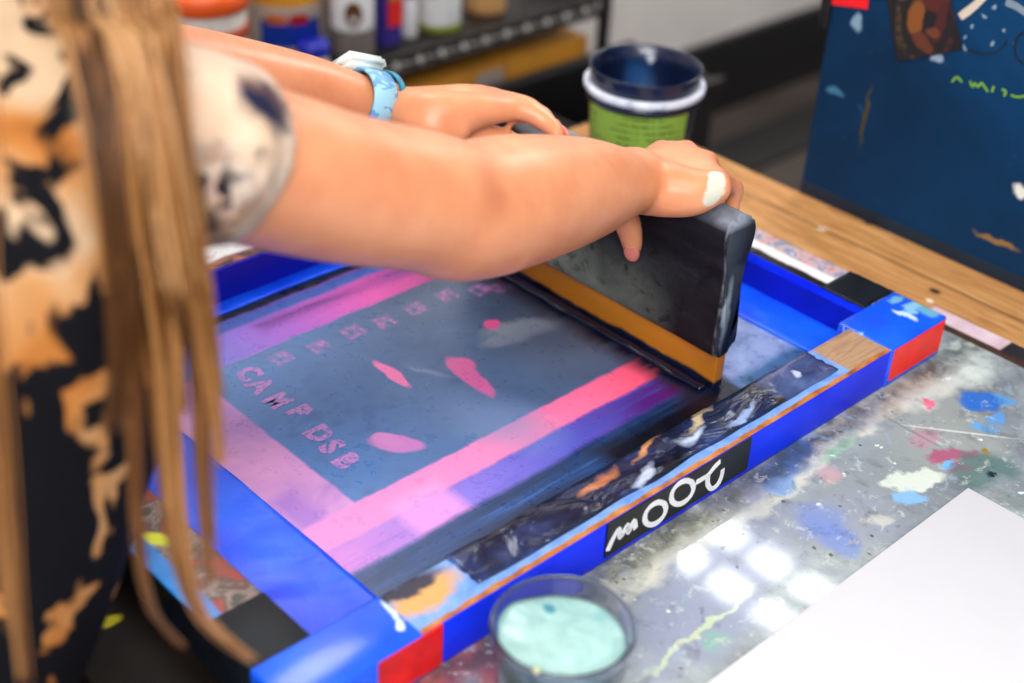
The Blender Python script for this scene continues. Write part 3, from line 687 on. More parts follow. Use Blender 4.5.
# ================================================================== WIRE RACK AND WHAT STANDS ON IT
RY0, RY1, RX0, RX1, SZ = 1.2, 1.56, .30, 1.552, -.172
rack = thing('wire_rack', 'dark metal wire shelving rack against the back wall', 'shelf', ((RX0 + RX1) / 2, (RY0 + RY1) / 2, FLZ))
wire_m = plain('dark wire', col(52, 46, 44), .4, .15, 40, Metallic=.6)
glint_m = plain('wire glints', col(206, 200, 194), .35, .06)  # pale colour of the beads that stand in for rail highlights
def post(x, y):
    obj('post', tube(bmesh.new(), [(x, y, FLZ), (x, y, .5)], [.0125] * 2, 14, 1), wire_m, rack)
for x in (RX0, RX1):
    for y in (RY0, RY1): post(x, y)
for zz in (SZ, -.46, .35):
    bm = bmesh.new()
    for y in (RY0, RY1):
        for dz in (0, -.030): tube(bm, [(RX0, y, zz - .004 + dz), (RX1, y, zz - .004 + dz)], [.005 if dz else .0045] * 2, 8, 1)
    for x in (RX0, RX1):
        for dz in (0, -.030): tube(bm, [(x, RY0, zz - .004 + dz), (x, RY1, zz - .004 + dz)], [.0045] * 2, 8, 1)
    obj('shelf_frame', bm, wire_m, rack)
    bm = bmesh.new()
    P, Q = [], []
    for i in range(26):
        x = RX0 + .0 + i * .049
        for dx, dz, r in ((.004, -.020, .001), (.0175, -.0195, .001), (.0185, -.0195, .0052), (.0205, -.019, .0062), (.0225, -.0185, .0052), (.0235, -.0185, .001), (.037, -.018, .001)):
            if x + dx < RX1: P.append((x + dx, RY0 - .0035, zz + dz)); Q.append(r)
    tube(bm, P, [(q, q * 1.2) if q > .002 else q for q in Q], 8, 2, ref=(0, 1, 0))
    obj('rail_wire', bm, glint_m, rack, True, 'front rail wire with pale beads for its highlights')
    bm = bmesh.new()
    for i in range(49):
        x = RX0 + .013 + i * .0255; tube(bm, [(x, RY0, zz - .003), (x, RY1, zz - .003)], [.0022] * 2, 6, 1)
    obj('shelf_wires', bm, wire_m, rack)
for zz in (SZ,):
    obj('shelf_liner', B(RX0 + .014, RX1 - .014, RY0 + .008, RY1 - .008, zz - .034, zz - .0005), black_m, rack, False, 'black liner board')
def shx(px, y): return on(px, 20, 1, y).x
shelf_top = SZ + .0012
def jar(name, label, cat, px, y, r, prof, mats, parts, group='containers on the wire rack'):
    x = shx(px, y); t = thing(name, label, cat, (x, y, shelf_top), group)
    for (pn, pr), m in zip(prof, mats): obj(pn, L([(rr * r, shelf_top + zz) for rr, zz in pr], x, y, 40), m, t, True, parts.get(pn))
    return x
cream_m = plain('cream plastic', col(216, 206, 196), .4, .04); orange_m = plain('orange plastic', col(240, 92, 30), .4, .06); rust_m = plain('rust band', col(176, 70, 28), .5, .15)
white_m = plain('white plastic', col(226, 224, 224), .35, .03); amber_m = plain('amber plastic', col(206, 140, 36), .35, .08); yellow_m = plain('yellow plastic', col(196, 170, 30), .4, .06)
royal_m = plain('royal blue print', col(20, 66, 190), .35, .06); purple_m = plain('purple print', col(48, 34, 120), .4, .08); lid_m = plain('royal lid', col(20, 34, 160), .25, .06)
tan_m = plain('tan plastic', col(196, 150, 104), .4, .06); brownspot_m = plain('brown spot', col(92, 54, 18), .5, .1); redp_m = plain('red print', col(214, 34, 28), .4, .06); limep_m = plain('lime print', col(172, 186, 40), .4, .06); grey_m = plain('greyish label', col(150, 138, 132), .5, .06)
def body(r, h, rb=.94, z0=0): return [(0, z0), (r * rb, z0), (r * rb + .002, z0 + .003), (r, h - .006), (r - .002, h), (0, h)]
# orange lidded white pail
jar('plastic_pail', 'white pail with orange lid and rust band at the left end of the rack', 'pail', 203, 1.285, 1, [('pail_body', body(.066, .128)), ('band', [(.0665, .078), (.0682, .079), (.0682, .097), (.0665, .098), (.06, .098), (.06, .078), (.0665, .078)]), ('lid', [(0, .122), (.067, .122), (.0705, .124), (.0705, .148), (.067, .152), (0, .152)])], [cream_m, rust_m, orange_m], {'lid': 'orange lid', 'band': 'rust red band'})
# amber tub with printed blue label
x = shx(286, 1.318); t = thing('plastic_tub', 'amber tub with royal blue and red label on the rack behind the forearm', 'tub', (x, 1.318, shelf_top), 'containers on the wire rack')
obj('tub_body', L([(r, shelf_top + z) for r, z in body(.060, .140)], x, 1.318, 44), amber_m, t)
def wrap(name, x, y, r, z0, z1, a0, a1, mat, parent, label=None):
    bm = bmesh.new(); A = [math.radians(a) for a in np.linspace(a0, a1, 22)]
    lo = [bm.verts.new((x + r * math.cos(a), y + r * math.sin(a), z0)) for a in A]; hi = [bm.verts.new((x + r * math.cos(a), y + r * math.sin(a), z1)) for a in A]
    for k in range(len(A) - 1): bm.faces.new((lo[k], lo[k + 1], hi[k + 1], hi[k]))
    bmesh.ops.solidify(bm, geom=bm.faces[:], thickness=.0006)
    return obj(name, bm, mat, parent, False, label)
wrap('label', x, 1.318, .0612, shelf_top + .016, shelf_top + .092, 150, 300, cream_m, t, 'pale label')
wrap('label', x, 1.318, .0620, shelf_top + .026, shelf_top + .070, 195, 292, royal_m, t, 'royal blue printed band')
wrap('label', x, 1.318, .0626, shelf_top + .065, shelf_top + .080, 205, 236, plain('orange print', col(230, 120, 40), .4), t, 'orange printed patch')
wrap('label', x, 1.318, .0626, shelf_top + .064, shelf_top + .080, 240, 268, redp_m, t, 'red printed patch')
obj('lid', L([(r, shelf_top + z) for r, z in [(0, .136), (.061, .136), (.064, .138), (.064, .156), (.061, .159), (0, .159)]], x, 1.318, 44), yellow_m, t, True, 'yellow lid')
jar('small_jar', 'low white jar with a royal blue lid in front of the amber tub', 'jar', 312, 1.232, 1, [('jar_body', body(.023, .024)), ('lid', [(0, .022), (.0245, .022), (.026, .024), (.026, .041), (.023, .045), (0, .045)])], [white_m, lid_m], {'lid': 'royal blue lid'})
# white jug with brown round mark
def jug(px, y, r, h, label, spot_a, spot_z, foot=None, footl=''):
    x = shx(px, y); t = thing('ink_bottle', label, 'bottle', (x, y, shelf_top), 'containers on the wire rack')
    obj('bottle_body', L([(a, shelf_top + z) for a, z in [(0, 0), (r * .95, 0), (r, .004), (r, h * .8), (r * .8, h * .9), (r * .45, h * .95), (r * .4, h), (0, h)]], x, y, 40), white_m, t)
    obj('cap', L([(a, shelf_top + z) for a, z in [(0, h - .002), (r * .48, h - .002), (r * .48, h + .024), (r * .44, h + .027), (0, h + .027)]], x, y, 32), white_m, t)
    bm = bmesh.new(); A = math.radians(spot_a); c0 = Vector((x, y, shelf_top + spot_z)); P = []
    for t_ in np.linspace(0, 2 * PI, 25)[:-1]:
        a = A + .0145 / r * math.cos(t_) ; P.append(c0 + Vector((math.cos(a) * (r + .0004), math.sin(a) * (r + .0004), .021 * math.sin(t_))))
    slab(bm, P, Vector((math.cos(A), math.sin(A), 0)) * .0012); obj('round_mark', bm, brownspot_m, t, False, 'brown round mark')
    if foot: wrap('label', x, y, r + .0006, shelf_top + .002, shelf_top + foot[1], 140, 320, foot[0], t, footl)
jug(352, 1.255, .036, .20, 'white bottle with brown round mark over a greyish foot band', 236, .072, (grey_m, .044), 'greyish foot band')
x = shx(386, 1.25); t = thing('paint_carton', 'purple carton with red printed panel standing beside the slim white tube', 'carton', (x, 1.25, shelf_top), 'containers on the wire rack')
obj('carton_body', B(x - .019, x + .019, 1.232, 1.268, shelf_top, shelf_top + .17, bev=.0015), purple_m, t, False)
obj('printed_panel', B(x - .010, x + .0195, 1.2308, 1.2325, shelf_top + .032, shelf_top + .075), redp_m, t, False, 'red printed panel')
obj('printed_panel', B(x - .010, x + .0195, 1.2308, 1.2325, shelf_top + .076, shelf_top + .105), plain('ochre print', col(180, 120, 36), .4), t, False, 'ochre printed panel')
jar('paint_tube', 'slim white tube with orange cap standing beside the purple carton', 'tube', 409, 1.25, 1, [('tube_body', body(.013, .072)), ('collar', [(0, .070), (.0135, .070), (.0135, .078), (0, .078)]), ('cap', [(0, .077), (.017, .077), (.018, .08), (.018, .12), (.015, .124), (0, .124)])], [white_m, royal_m, orange_m], {'cap': 'orange cap', 'collar': 'blue collar'})
jug(439, 1.255, .037, .19, 'white bottle with brown round mark and lime foot band near the middle', 212, .086, (limep_m, .012), 'lime foot band')
jar('plastic_jar', 'tan jar with orange side label near the right end of the rack', 'jar', 485, 1.27, 1, [('jar_body', body(.036, .12)), ('lid', [(0, .118), (.038, .118), (.038, .138), (.035, .14), (0, .14)])], [plain('tan orange', col(216, 164, 104), .4, .12, 16), orange_m], {'lid': 'orange lid'})
jar('plastic_bowl', 'wide white tub with rounded foot at the right end of the rack', 'tub', 550, 1.29, 1, [('tub_body', [(0, 0), (.040, 0), (.052, .006), (.056, .02), (.058, .085), (.055, .09), (0, .09)]), ('lid', [(0, .088), (.060, .088), (.060, .102), (.056, .105), (0, .105)])], [white_m, white_m], {})
# cardboard boxes on the lower shelf
card_m = plain('ochre cardboard', col(196, 132, 38), .6, .12, 8)
low = -.46 + .0008
def carton(x0, x1, y0, y1, h, label, group='cardboard boxes under the rack'):
    t = thing('cardboard_box', label, 'box', ((x0 + x1) / 2, (y0 + y1) / 2, low), group)
    obj('box_body', B(x0, x1, y0, y1, low, low + h, bev=.002), card_m, t, False)
    bm = B(x0 + .003, x1 - .003, y0 - .0002 + .003, (y0 + y1) / 2 - .001, low + h - .0005, low + h + .003); obj('flap', bm, card_m, t, False)
    bm = B(x0 + .003, x1 - .003, (y0 + y1) / 2 + .001, y1 - .003, low + h - .0005, low + h + .003); obj('flap', bm, card_m, t, False)
    return t
b1 = carton(1.325, 1.530, 1.215, 1.50, .205, 'ochre cardboard box at the right end of the lower shelf')
b2 = carton(.98, 1.318, 1.215, 1.50, .205, 'longer ochre cardboard box left of its neighbour on the lower shelf')
obj('paper_label', B(1.25, 1.315, 1.2138, 1.2152, low + .172, low + .198), grey_m, b2, False, 'grey paper label')
# black crate on the floor-side of the bench
x0, x1, y0, y1, z0, z1 = 1.24, 1.60, .96, 1.17, -.62, -.270
crate = thing('plastic_crate', 'black plastic crate standing between the bench and the wire rack', 'crate', ((x0 + x1) / 2, (y0 + y1) / 2, FLZ))
bm = bmesh.new()
for a in ((x0, x1, y0, y0 + .012), (x0, x1, y1 - .012, y1), (x0, x0 + .012, y0 + .0125, y1 - .0125), (x1 - .012, x1, y0 + .0125, y1 - .0125)): box(bm, *a, FLZ, z1, bev=.002)
box(bm, x0 + .0125, x1 - .0125, y0 + .0125, y1 - .0125, FLZ + .002, FLZ + .015)
obj('crate_body', bm, black_m, crate, False)
for yy in (y0 - .010, y1 - .004): obj('rim', B(x0 - .010, x1 + .010, yy, yy + .014, z1 - .018, z1 + .003, bev=.002), black_m, crate, False)

# ================================================================== THE PERSON
person = thing('person', 'person with long blond hair in a bleach-dyed shirt pulling the squeegee with both hands', 'person', (-.24, .25, FLZ))
# hips are behind the bench edge; the trunk leans over the screen
SHR = dp(164, 140, .735); SHL = Vector((-.03, .43, .405))
ELR = dp(462, 211, .945); WRR = dp(636, 180, 1.13)
ELL = dp(118, 63, 1.065); WRL = dp(388, 106, 1.240)
bm = bmesh.new()
spine = [(-.235, .235, -.16), (-.216, .228, -.06), (-.160, .210, .06), (-.106, .205, .18), (-.072, .214, .29), (-.060, .235, .37), (-.045, .245, .42)]
srad = [(.160, .105), (.155, .105), (.135, .095), (.138, .098), (.150, .102), (.130, .085), (.07, .06)]
def R_(k): return [(a + k, b + k) for a, b in srad]
tube(bm, spine, srad, 32, 5, ref=(0, 1, 0))
tube(bm, [(-.07, .25, .40), (-.03, .25, .46), (.01, .25, .52)], [.058, .052, .050], 20, 4)              # neck
tube(bm, [SHR + Vector((-.03, .09, .0)), SHR], [.055, .050], 20, 3); tube(bm, [SHL + Vector((-.03, -.09, 0)), SHL], [.055, .05], 20, 3)
# head with brow, nose, lips, chin and ears, looking down at the print
HC = Vector((.055, .25, .60)); fwd = Vector((.72, 0, -.69)).normalized(); upv = Vector((.69, 0, .72)).normalized()
def hp(f, s, u): return HC + fwd * f + Vector((0, 1, 0)) * s + upv * u
tube(bm, [hp(-.01, 0, -.095), hp(.0, 0, -.05), hp(-.004, 0, .01), hp(-.008, 0, .06), hp(-.01, 0, .092)], [(.045, .055), (.062, .078), (.073, .094), (.070, .088), (.045, .055)], 28, 5, ref=(0, 1, 0))
tube(bm, [hp(.055, 0, -.085), hp(.05, 0, -.10)], [(.026, .022), (.02, .018)], 14, 3, ref=(0, 1, 0))      # chin
tube(bm, [hp(.086, 0, .012), hp(.100, 0, -.012), hp(.106, 0, -.030)], [.008, .011, .014], 12, 3)         # nose
tube(bm, [hp(.083, -.020, -.058), hp(.090, 0, -.057), hp(.083, .020, -.058)], [.005, .007, .005], 10, 3)  # lips
for s in (-1, 1):
    tube(bm, [hp(-.01, .072 * s, .02), hp(-.015, .080 * s, .0), hp(-.005, .074 * s, -.028)], [.012, .015, .009], 10, 3)
    tube(bm, [hp(.080, .012 * s, .022), hp(.078, .045 * s, .020)], [.009, .008], 10, 3)                    # brow
# arms
def arm(S, E, W, r, ex):
    a = S.lerp(E, .5) + Vector((0, 0, -.004)); f1 = E.lerp(W, .28); f2 = E.lerp(W, .65)
    tube(bm, [S, a, S.lerp(E, .82), E, f1, f2, E.lerp(W, .9), W], [r[0], r[1], r[2], r[3], r[4], r[5], r[6], r[7]], 28, 6)
arm(SHR, ELR, WRR, [.046, .0455, .0458, .0475, .0470, .0395, (.0280, .0300), (.0265, .0285)], 0)
tube(bm, [dp(474, 228, .945), dp(500, 234, .965)], [.032, .029], 16, 3)                                    # the elbow's bony point
arm(SHL, ELL, WRL, [.048, .042, .039, .038, .037, .032, (.0225, .026), (.0215, .0265)], 0)
# hands: wrist, five rays, jointed fingers over the handle
def hand(W, rays, thumb, web):
    for mc, pip, dip, tip, r in rays:
        m0 = W.lerp(Vector(mc), .15)
        tube(bm, [m0, W.lerp(Vector(mc), .6), mc], [r * 1.35, r * 1.45, r * 1.22], 14, 4)
        tube(bm, [mc, Vector(mc).lerp(Vector(pip), .5), pip, Vector(pip).lerp(Vector(dip), .5), dip, tip], [r * 1.16, r * 1.0, r * 1.04, r * .94, r * .93, r * .78], 14, 4)
    for a, b in zip(rays, rays[1:]):                                                                       # palm flesh between the rays
        tube(bm, [W.lerp((Vector(a[0]) + Vector(b[0])) / 2, .15), W.lerp((Vector(a[0]) + Vector(b[0])) / 2, .9)], [.0155, .0125], 12, 3)
    tube(bm, thumb, [.0150, .0155, .0122, .0112, .0090], 14, 4)
    tube(bm, web, [.013] * len(web), 12, 3)
def V(*a): return Vector(a)
k_i, k_m, k_r, k_p = V(.518, .187, .190), V(.524, .166, .1955), V(.523, .143, .1955), V(.516, .122, .190)
# print('right knuckles', [tuple(round(c, 3) for c in k) for k in (k_i, k_m, k_r, k_p, WRR)])
def curl(k, s, dy): return (k, V(.5410, k.y + dy * .5 + .003, k.z - .020 * s), V(.5392, k.y + dy + .004, k.z - .046 * s), V(.5340, k.y + dy + .004, k.z - .064 * s))
RIGHT = [(*curl(k_i, 1, .004), .0088), (*curl(k_m, 1.05, .002), .0090), (*curl(k_r, 1, 0), .0087), (*curl(k_p, .85, -.002), .0078)]
TH_R = [WRR.lerp(k_i, .22) + V(0, .010, -.012), V(.466, .190, .168), V(.4765, .187, .146), V(.4820, .183, .129), V(.4842, .180, .114)]
hand(WRR, RIGHT, TH_R, [WRR.lerp(k_i, .45), V(.484, .190, .176)])
tube(bm, [WRR.lerp(k_p, .05) + V(0, 0, -.004), dp(670, 190, 1.130), dp(694, 192, 1.128), dp(714, 187, 1.128)], [.024, .0225, .0195, .0150], 16, 4)
def oz(px, py, z): return on(px, py, 2, z)
l_i, l_m, l_r, l_p = oz(499, 106, .198), oz(492, 99, .202), oz(480, 96, .203), oz(464, 97, .200)
LEFT = [(l_i, oz(531, 113, .193), oz(548, 124, .186), oz(557, 134, .1815), .0094), (l_m, oz(526, 106, .196), oz(543, 116, .189), oz(551, 127, .183), .0092),
        (l_r, oz(513, 102, .198), oz(528, 111, .190), oz(536, 121, .184), .009), (l_p, oz(494, 103, .196), oz(506, 111, .189), oz(513, 119, .183), .008)]
TH_L = [WRL.lerp(l_i, .2) + V(.004, -.010, -.012), oz(440, 128, .182), V(.474, l_i.y - .002, .158), V(.479, l_i.y - .004, .140), V(.482, l_i.y - .006, .124)]
tube(bm, [oz(410, 112, .195), oz(432, 116, .196), oz(458, 114, .197), oz(484, 110, .198), oz(508, 110, .196)], [.0225, .0235, .0200, .0150, .0105], 16, 4)
tube(bm, [oz(416, 122, .192), oz(434, 127, .190), oz(456, 129, .188)], [.018, .018, .014], 16, 4)
hand(WRL, LEFT, TH_L, [WRL.lerp(l_i, .5), oz(452, 124, .186)])
# legs
for s in (-1, 1):
    y = .25 + .085 * s
    tube(bm, [(-.25, y, -.14), (-.25, y + .01 * s, -.30), (-.245, y + .012 * s, -.46), (-.26, y + .012 * s, -.62), (-.275, y + .012 * s, -.80), (-.275, y + .012 * s, -.825)], [.088, .080, .056, .054, .036, .036], 24, 5)
    tube(bm, [(-.30, y + .012 * s, -.825), (-.24, y + .014 * s, -.832), (-.13, y + .018 * s, -.845)], [.032, .030, .018], 16, 4)
g = G('skin', .38, Subsurface_Weight=.12, Subsurface_Scale=.02, Specular_IOR_Level=.45)
g.b.inputs['Subsurface Radius'].default_value = (1, .35, .2)
n = g.noise(26, 4); c = g.ramp(n, [(.3, col(214, 134, 92)), (.7, col(229, 155, 112))])
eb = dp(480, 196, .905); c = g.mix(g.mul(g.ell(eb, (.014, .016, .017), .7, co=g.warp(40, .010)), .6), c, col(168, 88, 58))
for kk in (k_i, k_m, k_r, k_p, l_i, l_m): c = g.mix(g.mul(g.ell(kk + V(0, 0, .01), (.013, .013, .013), .6), .3), c, col(214, 112, 88))
WPT = g.warp(90, .006)
paint = g.ell(dp(718, 176, 1.114), (.0078,) * 3, .15, co=WPT)
for q in ((719, 182, 1.112), (717, 189, 1.112), (714, 196, 1.112), (712, 201, 1.112)): paint = g.math('MAXIMUM', paint, g.ell(dp(*q), (.0080,) * 3, .15, co=WPT))
c = g.mix(paint, c, col(206, 202, 184))
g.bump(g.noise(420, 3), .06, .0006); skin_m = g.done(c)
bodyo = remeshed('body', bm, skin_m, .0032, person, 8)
# nails
nail_m = plain('fingernail', col(206, 122, 104), .25, .03)
def nail(tip, prev, out, r):
    tip, prev, out = Vector(tip), Vector(prev), Vector(out).normalized(); d = (tip - prev).normalized(); out = (out - d * out.dot(d)).normalized(); w = d.cross(out)
    b = bmesh.new(); M = Matrix((d, w, out)).transposed().to_4x4(); M.translation = tip + out * r * .62 + d * r * .25
    bmesh.ops.create_uvsphere(b, u_segments=14, v_segments=8, radius=1, matrix=M @ Matrix.Diagonal((r * .95, r * .72, r * .30, 1)))
    obj('fingernail', b, nail_m, person)
for ray_ in RIGHT: nail(ray_[3], ray_[2], (1, 0, -.2), ray_[4])
for ray_ in LEFT: nail(ray_[3], ray_[2], (1, -.2, .2), ray_[4])
nail(TH_R[4], TH_R[3], (-.8, -.5, 0), .0098); nail(TH_L[4], TH_L[3], (-1, 0, .3), .0098)
# eyes
for s in (-1, 1):
    b = bmesh.new(); bmesh.ops.create_uvsphere(b, u_segments=16, v_segments=10, radius=.012, matrix=Matrix.Translation(hp(.078, .031 * s, .004))); obj('eye', b, white_m, person)

# shirt: bleach-dyed, cream sleeves with navy patches
g = G('bleach dyed cotton', .85, Specular_IOR_Level=.2)
W = g.warp(7, .08, detail=2); W3 = g.warp(24, .03)
n = g.noise(13, 3, .5, .6); n2 = g.noise(30, 2.5, .5, .6, stretch=(1, 1, .75)); x, y, z = g.xyz()
tan = g.ramp(g.noise(9, 3, .5, .6), [(.34, col(140, 80, 34)), (.44, col(192, 120, 56)), (.53, col(208, 150, 96)), (.62, col(222, 188, 152))])
thr = g.step(z, .245, .315, .63, .452)                  # the dye leaves more black lower down
blk = g.step(g.math('SUBTRACT', thr, n2), -.024, .020)
c = g.mix(blk, tan, col(10, 10, 16))
cream = g.ramp(g.noise(16, 3), [(.3, col(206, 178, 152)), (.55, col(222, 202, 184)), (.8, col(228, 216, 204))])
dS = SHR.lerp(ELR, .08)
slv = g.ell(dS, (.066, .066, .066), .2, co=g.warp(20, .02))
sl = cream
low_ = None
for d in (.70, .72, .74, .76):
    e_ = g.ell(dp(212, 196, d), (.024, .024, .024), .5, co=g.warp(30, .02)); low_ = e_ if low_ is None else g.math('MAXIMUM', low_, e_)
sl = g.mix(g.mul(low_, g.step(g.noise(44, 3, .5, .4), .44, .52)), sl, col(170, 124, 96))
sl = g.mix(g.mul(low_, g.step(g.noise(60, 3, .5, .4), .52, .57)), sl, col(44, 36, 42))
sl = g.mix(g.mul(low_, g.step(g.noise(52, 2, .5, .8), .43, .38)), sl, col(226, 190, 172))
navy = col(26, 30, 62)
def patch(px, py, r, cc):
    global sl
    for d in (.72, .735, .75, .765, .78): sl = g.mix(g.ell(dp(px, py, d), (r, r, r), .3, co=W3), sl, cc)
for px, py, r in ((258, 104, .0125), (272, 116, .010), (248, 118, .007)): patch(px, py, r, navy)
for px, py, r in ((226, 166, .0075), (228, 184, .0075), (254, 158, .007), (247, 174, .007), (206, 206, .009), (202, 222, .009), (238, 196, .006), (218, 214, .005)): patch(px, py, r, col(30, 26, 36))
c = g.mix(slv, c, sl)
g.bump(g.noise(900, 2), .05, .0004); shirt_m = g.done(c)
bm = bmesh.new()
tube(bm, [Vector(p) for p in spine[:6]] + [Vector((-.043, .246, .425))], [(a + .012, b + .014) for a, b in srad[:6]] + [(.085, .075)], 36, 6, ref=(0, 1, 0))
def sleeve(S, E, inner, k, f=.17):
    e = S.lerp(E, f); d = (E - S).normalized()
    tube(bm, [inner, S + Vector((0, 0, .0)), S.lerp(E, f * .55), e, e + d * .001, S.lerp(E, f - .05)], [.058, .0515 + k, .0508 + k, .0503 + k, .0485 + k, .0450 + k], 32, 5, flat=True)
sleeve(SHR, ELR, SHR + V(-.045, .10, .0), 0); sleeve(SHL, ELL, SHL + V(-.045, -.10, .0), 0, .26)
def folds(p):
    a = mnoise.noise((p.x * 14, p.y * 14, p.z * 9)) * .0042 + mnoise.noise((p.x * 34 + 5, p.y * 34, p.z * 20)) * .0018
    return a
shirt = remeshed('shirt', bm, shirt_m, .005, person, 4, folds)
# trousers and shoes
jean_m = plain('black denim', col(16, 16, 20), .8, .25, 60, .2)
bm = bmesh.new()
tube(bm, [(-.245, .24, -.22), (-.230, .234, -.13), (-.210, .228, -.04)], [(.160, .112), (.164, .116), (.152, .108)], 32, 4, ref=(0, 1, 0), flat=True)
for s in (-1, 1):
    y = .25 + .085 * s
    tube(bm, [(-.25, y, -.16), (-.25, y + .01 * s, -.30), (-.245, y + .012 * s, -.46), (-.26, y + .012 * s, -.62), (-.275, y + .012 * s, -.80)], [.094, .086, .066, .062, .056], 24, 5, flat=True)
remeshed('trousers', bm, jean_m, .007, person, 3)
for s in (-1, 1):
    y = .25 + .085 * s + .014 * s
    b = tube(bmesh.new(), [(-.315, y, -.822), (-.27, y, -.812), (-.20, y, -.825), (-.11, y, -.835)], [(.036, .036), (.046, .040), (.034, .042), (.022, .036)], 18, 4, ref=(0, 0, 1))
    for v in b.verts: v.co.z = max(v.co.z, FLZ + .001)
    obj('shoe', b, black_m, person)

# hair: strands grouped in locks that hang past the near shoulder
g = G('blond hair', .42, Specular_IOR_Level=.35)
inf = g.n('HairInfo')
vc = g.n('VertexColor'); vc.layer_name = 'tone'
t = g.xyz(vc.outputs[0])[0]
c = g.ramp(t, [(0, col(44, 24, 8)), (.3, col(92, 54, 20)), (.6, col(140, 90, 42)), (.85, col(184, 132, 80)), (1, col(216, 176, 132))]); hair_m = g.done(c)
hv, hf, ht = [], [], []
def strand(pts, r0, r1, tone, n=4):
    m = len(pts); base = len(hv)
    for i, p in enumerate(pts):
        t = (pts[min(i + 1, m - 1)] - pts[max(i - 1, 0)]).normalized(); s = t.cross(Vector((.3, .8, .5))).normalized(); w = t.cross(s); r = r0 + (r1 - r0) * (i / (m - 1)) ** 2
        for k in range(n):
            a = 2 * PI * k / n; hv.append(p + s * (r * math.cos(a)) + w * (r * math.sin(a))); ht.append(tone * (1 - .25 * i / m) if tone < .5 else tone)
    for i in range(m - 1):
        for k in range(n): hf.append((base + i * n + k, base + i * n + (k + 1) % n, base + (i + 1) * n + (k + 1) % n, base + (i + 1) * n + k))
def lock(guide, count, spread, tone, tvar=.2, wob=.004, r=.0009, short=.25):
    """guide: points down the lock, spread: radius at root, middle, tip"""
    for _ in range(count):
        a, q = random.random() * 2 * PI, math.sqrt(random.random()); ox, oy = math.cos(a) * q, math.sin(a) * q
        ph = random.random() * 20; cut = 1 - random.random() ** 2 * short; G_ = [Vector(v) for v in catmull(guide, 6)]; n = len(G_); P = []
        for i in range(int(n * cut)):
            u = i / (n - 1); sp = spread[0] + (spread[1] - spread[0]) * min(1, u * 2) if u < .5 else spread[1] + (spread[2] - spread[1]) * (u - .5) * 2
            w = Vector((mnoise.noise((u * 3, ph, 0)), mnoise.noise((u * 3, ph, 9)), 0)) * wob * u
            P.append(G_[i] + (RT * ox + FW * oy * .6) * sp + w)
        if len(P) > 3: strand(P, r, r * .35, min(1, max(0, tone + random.uniform(-tvar, tvar))))
top = lambda s, u: hp(-.02, s, u)
crown = hp(-.02, -.02, .105)
def hang(*pd): return [crown, hp(-.02, -.085, .03), hp(-.045, -.10, -.03)] + [dp(*q) for q in pd]
lock(hang((130, -20, .655), (140, 60, .645), (140, 160, .645), (150, 260, .665), (162, 340, .685), (168, 440, .70), (178, 540, .705), (200, 615, .705), (258, 664, .70)), 110, (.010, .012, .0015), .58, .25, short=.3)
lock(hang((105, -20, .655), (110, 80, .645), (118, 180, .65), (126, 280, .665), (130, 360, .68), (134, 450, .69), (138, 540, .695), (152, 610, .695), (190, 652, .69)), 42, (.010, .008, .001), .40, .2, short=.45)
lock(hang((135, -20, .66), (150, 60, .65), (168, 160, .655), (188, 260, .68), (200, 350, .70), (203, 440, .71), (206, 520, .715), (212, 590, .715)), 70, (.008, .010, .002), .50, .25, short=.6)
lock(hang((90, -20, .65), (102, 80, .645), (116, 190, .65), (124, 290, .665), (124, 370, .68), (116, 440, .69)), 130, (.012, .012, .006), .22, .15, short=.5)
lock(hang((120, -20, .66), (130, 90, .655), (142, 200, .66), (155, 290, .675), (165, 350, .69), (175, 420, .70)), 260, (.014, .017, .008), .28, .2, short=.5)
lock(hang((130, -20, .655), (148, 70, .645), (168, 170, .65), (186, 270, .67), (204, 330, .69), (215, 400, .70), (222, 470, .705)), 70, (.012, .012, .003), .55, .2, short=.5)
lock(hang((150, -20, .66), (158, 20, .655), (168, 90, .655), (178, 160, .66), (192, 250, .67), (206, 330, .69)), 90, (.006, .010, .006), .62, .2, short=.4)
lock(hang((62, -20, .65), (78, 40, .645), (98, 130, .645), (108, 220, .655), (112, 300, .665)), 60, (.012, .009, .005), .75, .2, short=.5)
lock(hang((100, -20, .65), (128, 40, .64), (150, 130, .64), (166, 220, .655), (180, 300, .665)), 45, (.012, .012, .012), .85, .12, short=.4)
lock([crown, hp(-.08, -.07, .04), hp(-.10, -.08, -.06), dp(-30, 80, .60), dp(-25, 260, .60), dp(-8, 420, .61), dp(2, 520, .62), dp(10, 600, .625), dp(22, 690, .63)], 22, (.012, .010, .005), .6, .2, short=.3)
# the cap of hair on the head and the far side
for k in range(420):
    th = random.uniform(.45 * PI, 1.55 * PI); s0 = math.sin(th); f0 = math.cos(th)
    end = hp(-.02 + .085 * f0, .088 * s0, -.06 + random.uniform(-.03, .02)); mid = hp(-.015 + .112 * f0, .090 * s0, .03); q = hp(-.012 + .07 * f0, .06 * s0, .105)
    P = [Vector(v) for v in catmull([crown + Vector((0, .02, 0)), q, mid, end, end + Vector((-.02 * 0, .004 * s0, -.12))], 5)]
    strand(P, .0014, .0008, random.uniform(.3, .8))
for th, z_ in [(a, b) for a in np.linspace(0, 2 * PI, 200) for b in (0,)]:
    d = (math.cos(th), math.sin(th)); P = [Vector(v) for v in catmull([hp(-.018, .006 * d[1], .108), hp(-.014 + .045 * d[0], .040 * d[1], .103), hp(-.010 + .085 * d[0], .068 * d[1], .075), hp(-.010 + .098 * d[0], .078 * d[1], .045)], 4)]
    strand(P, .002, .0016, random.uniform(.3, .8))
ho = obj('hair', (hv, hf), hair_m, person)
at_ = ho.data.color_attributes.new('tone', 'FLOAT_COLOR', 'POINT'); at_.data.foreach_set('color', np.repeat(np.array(ht, dtype=np.float32), 4))

WROT = -40
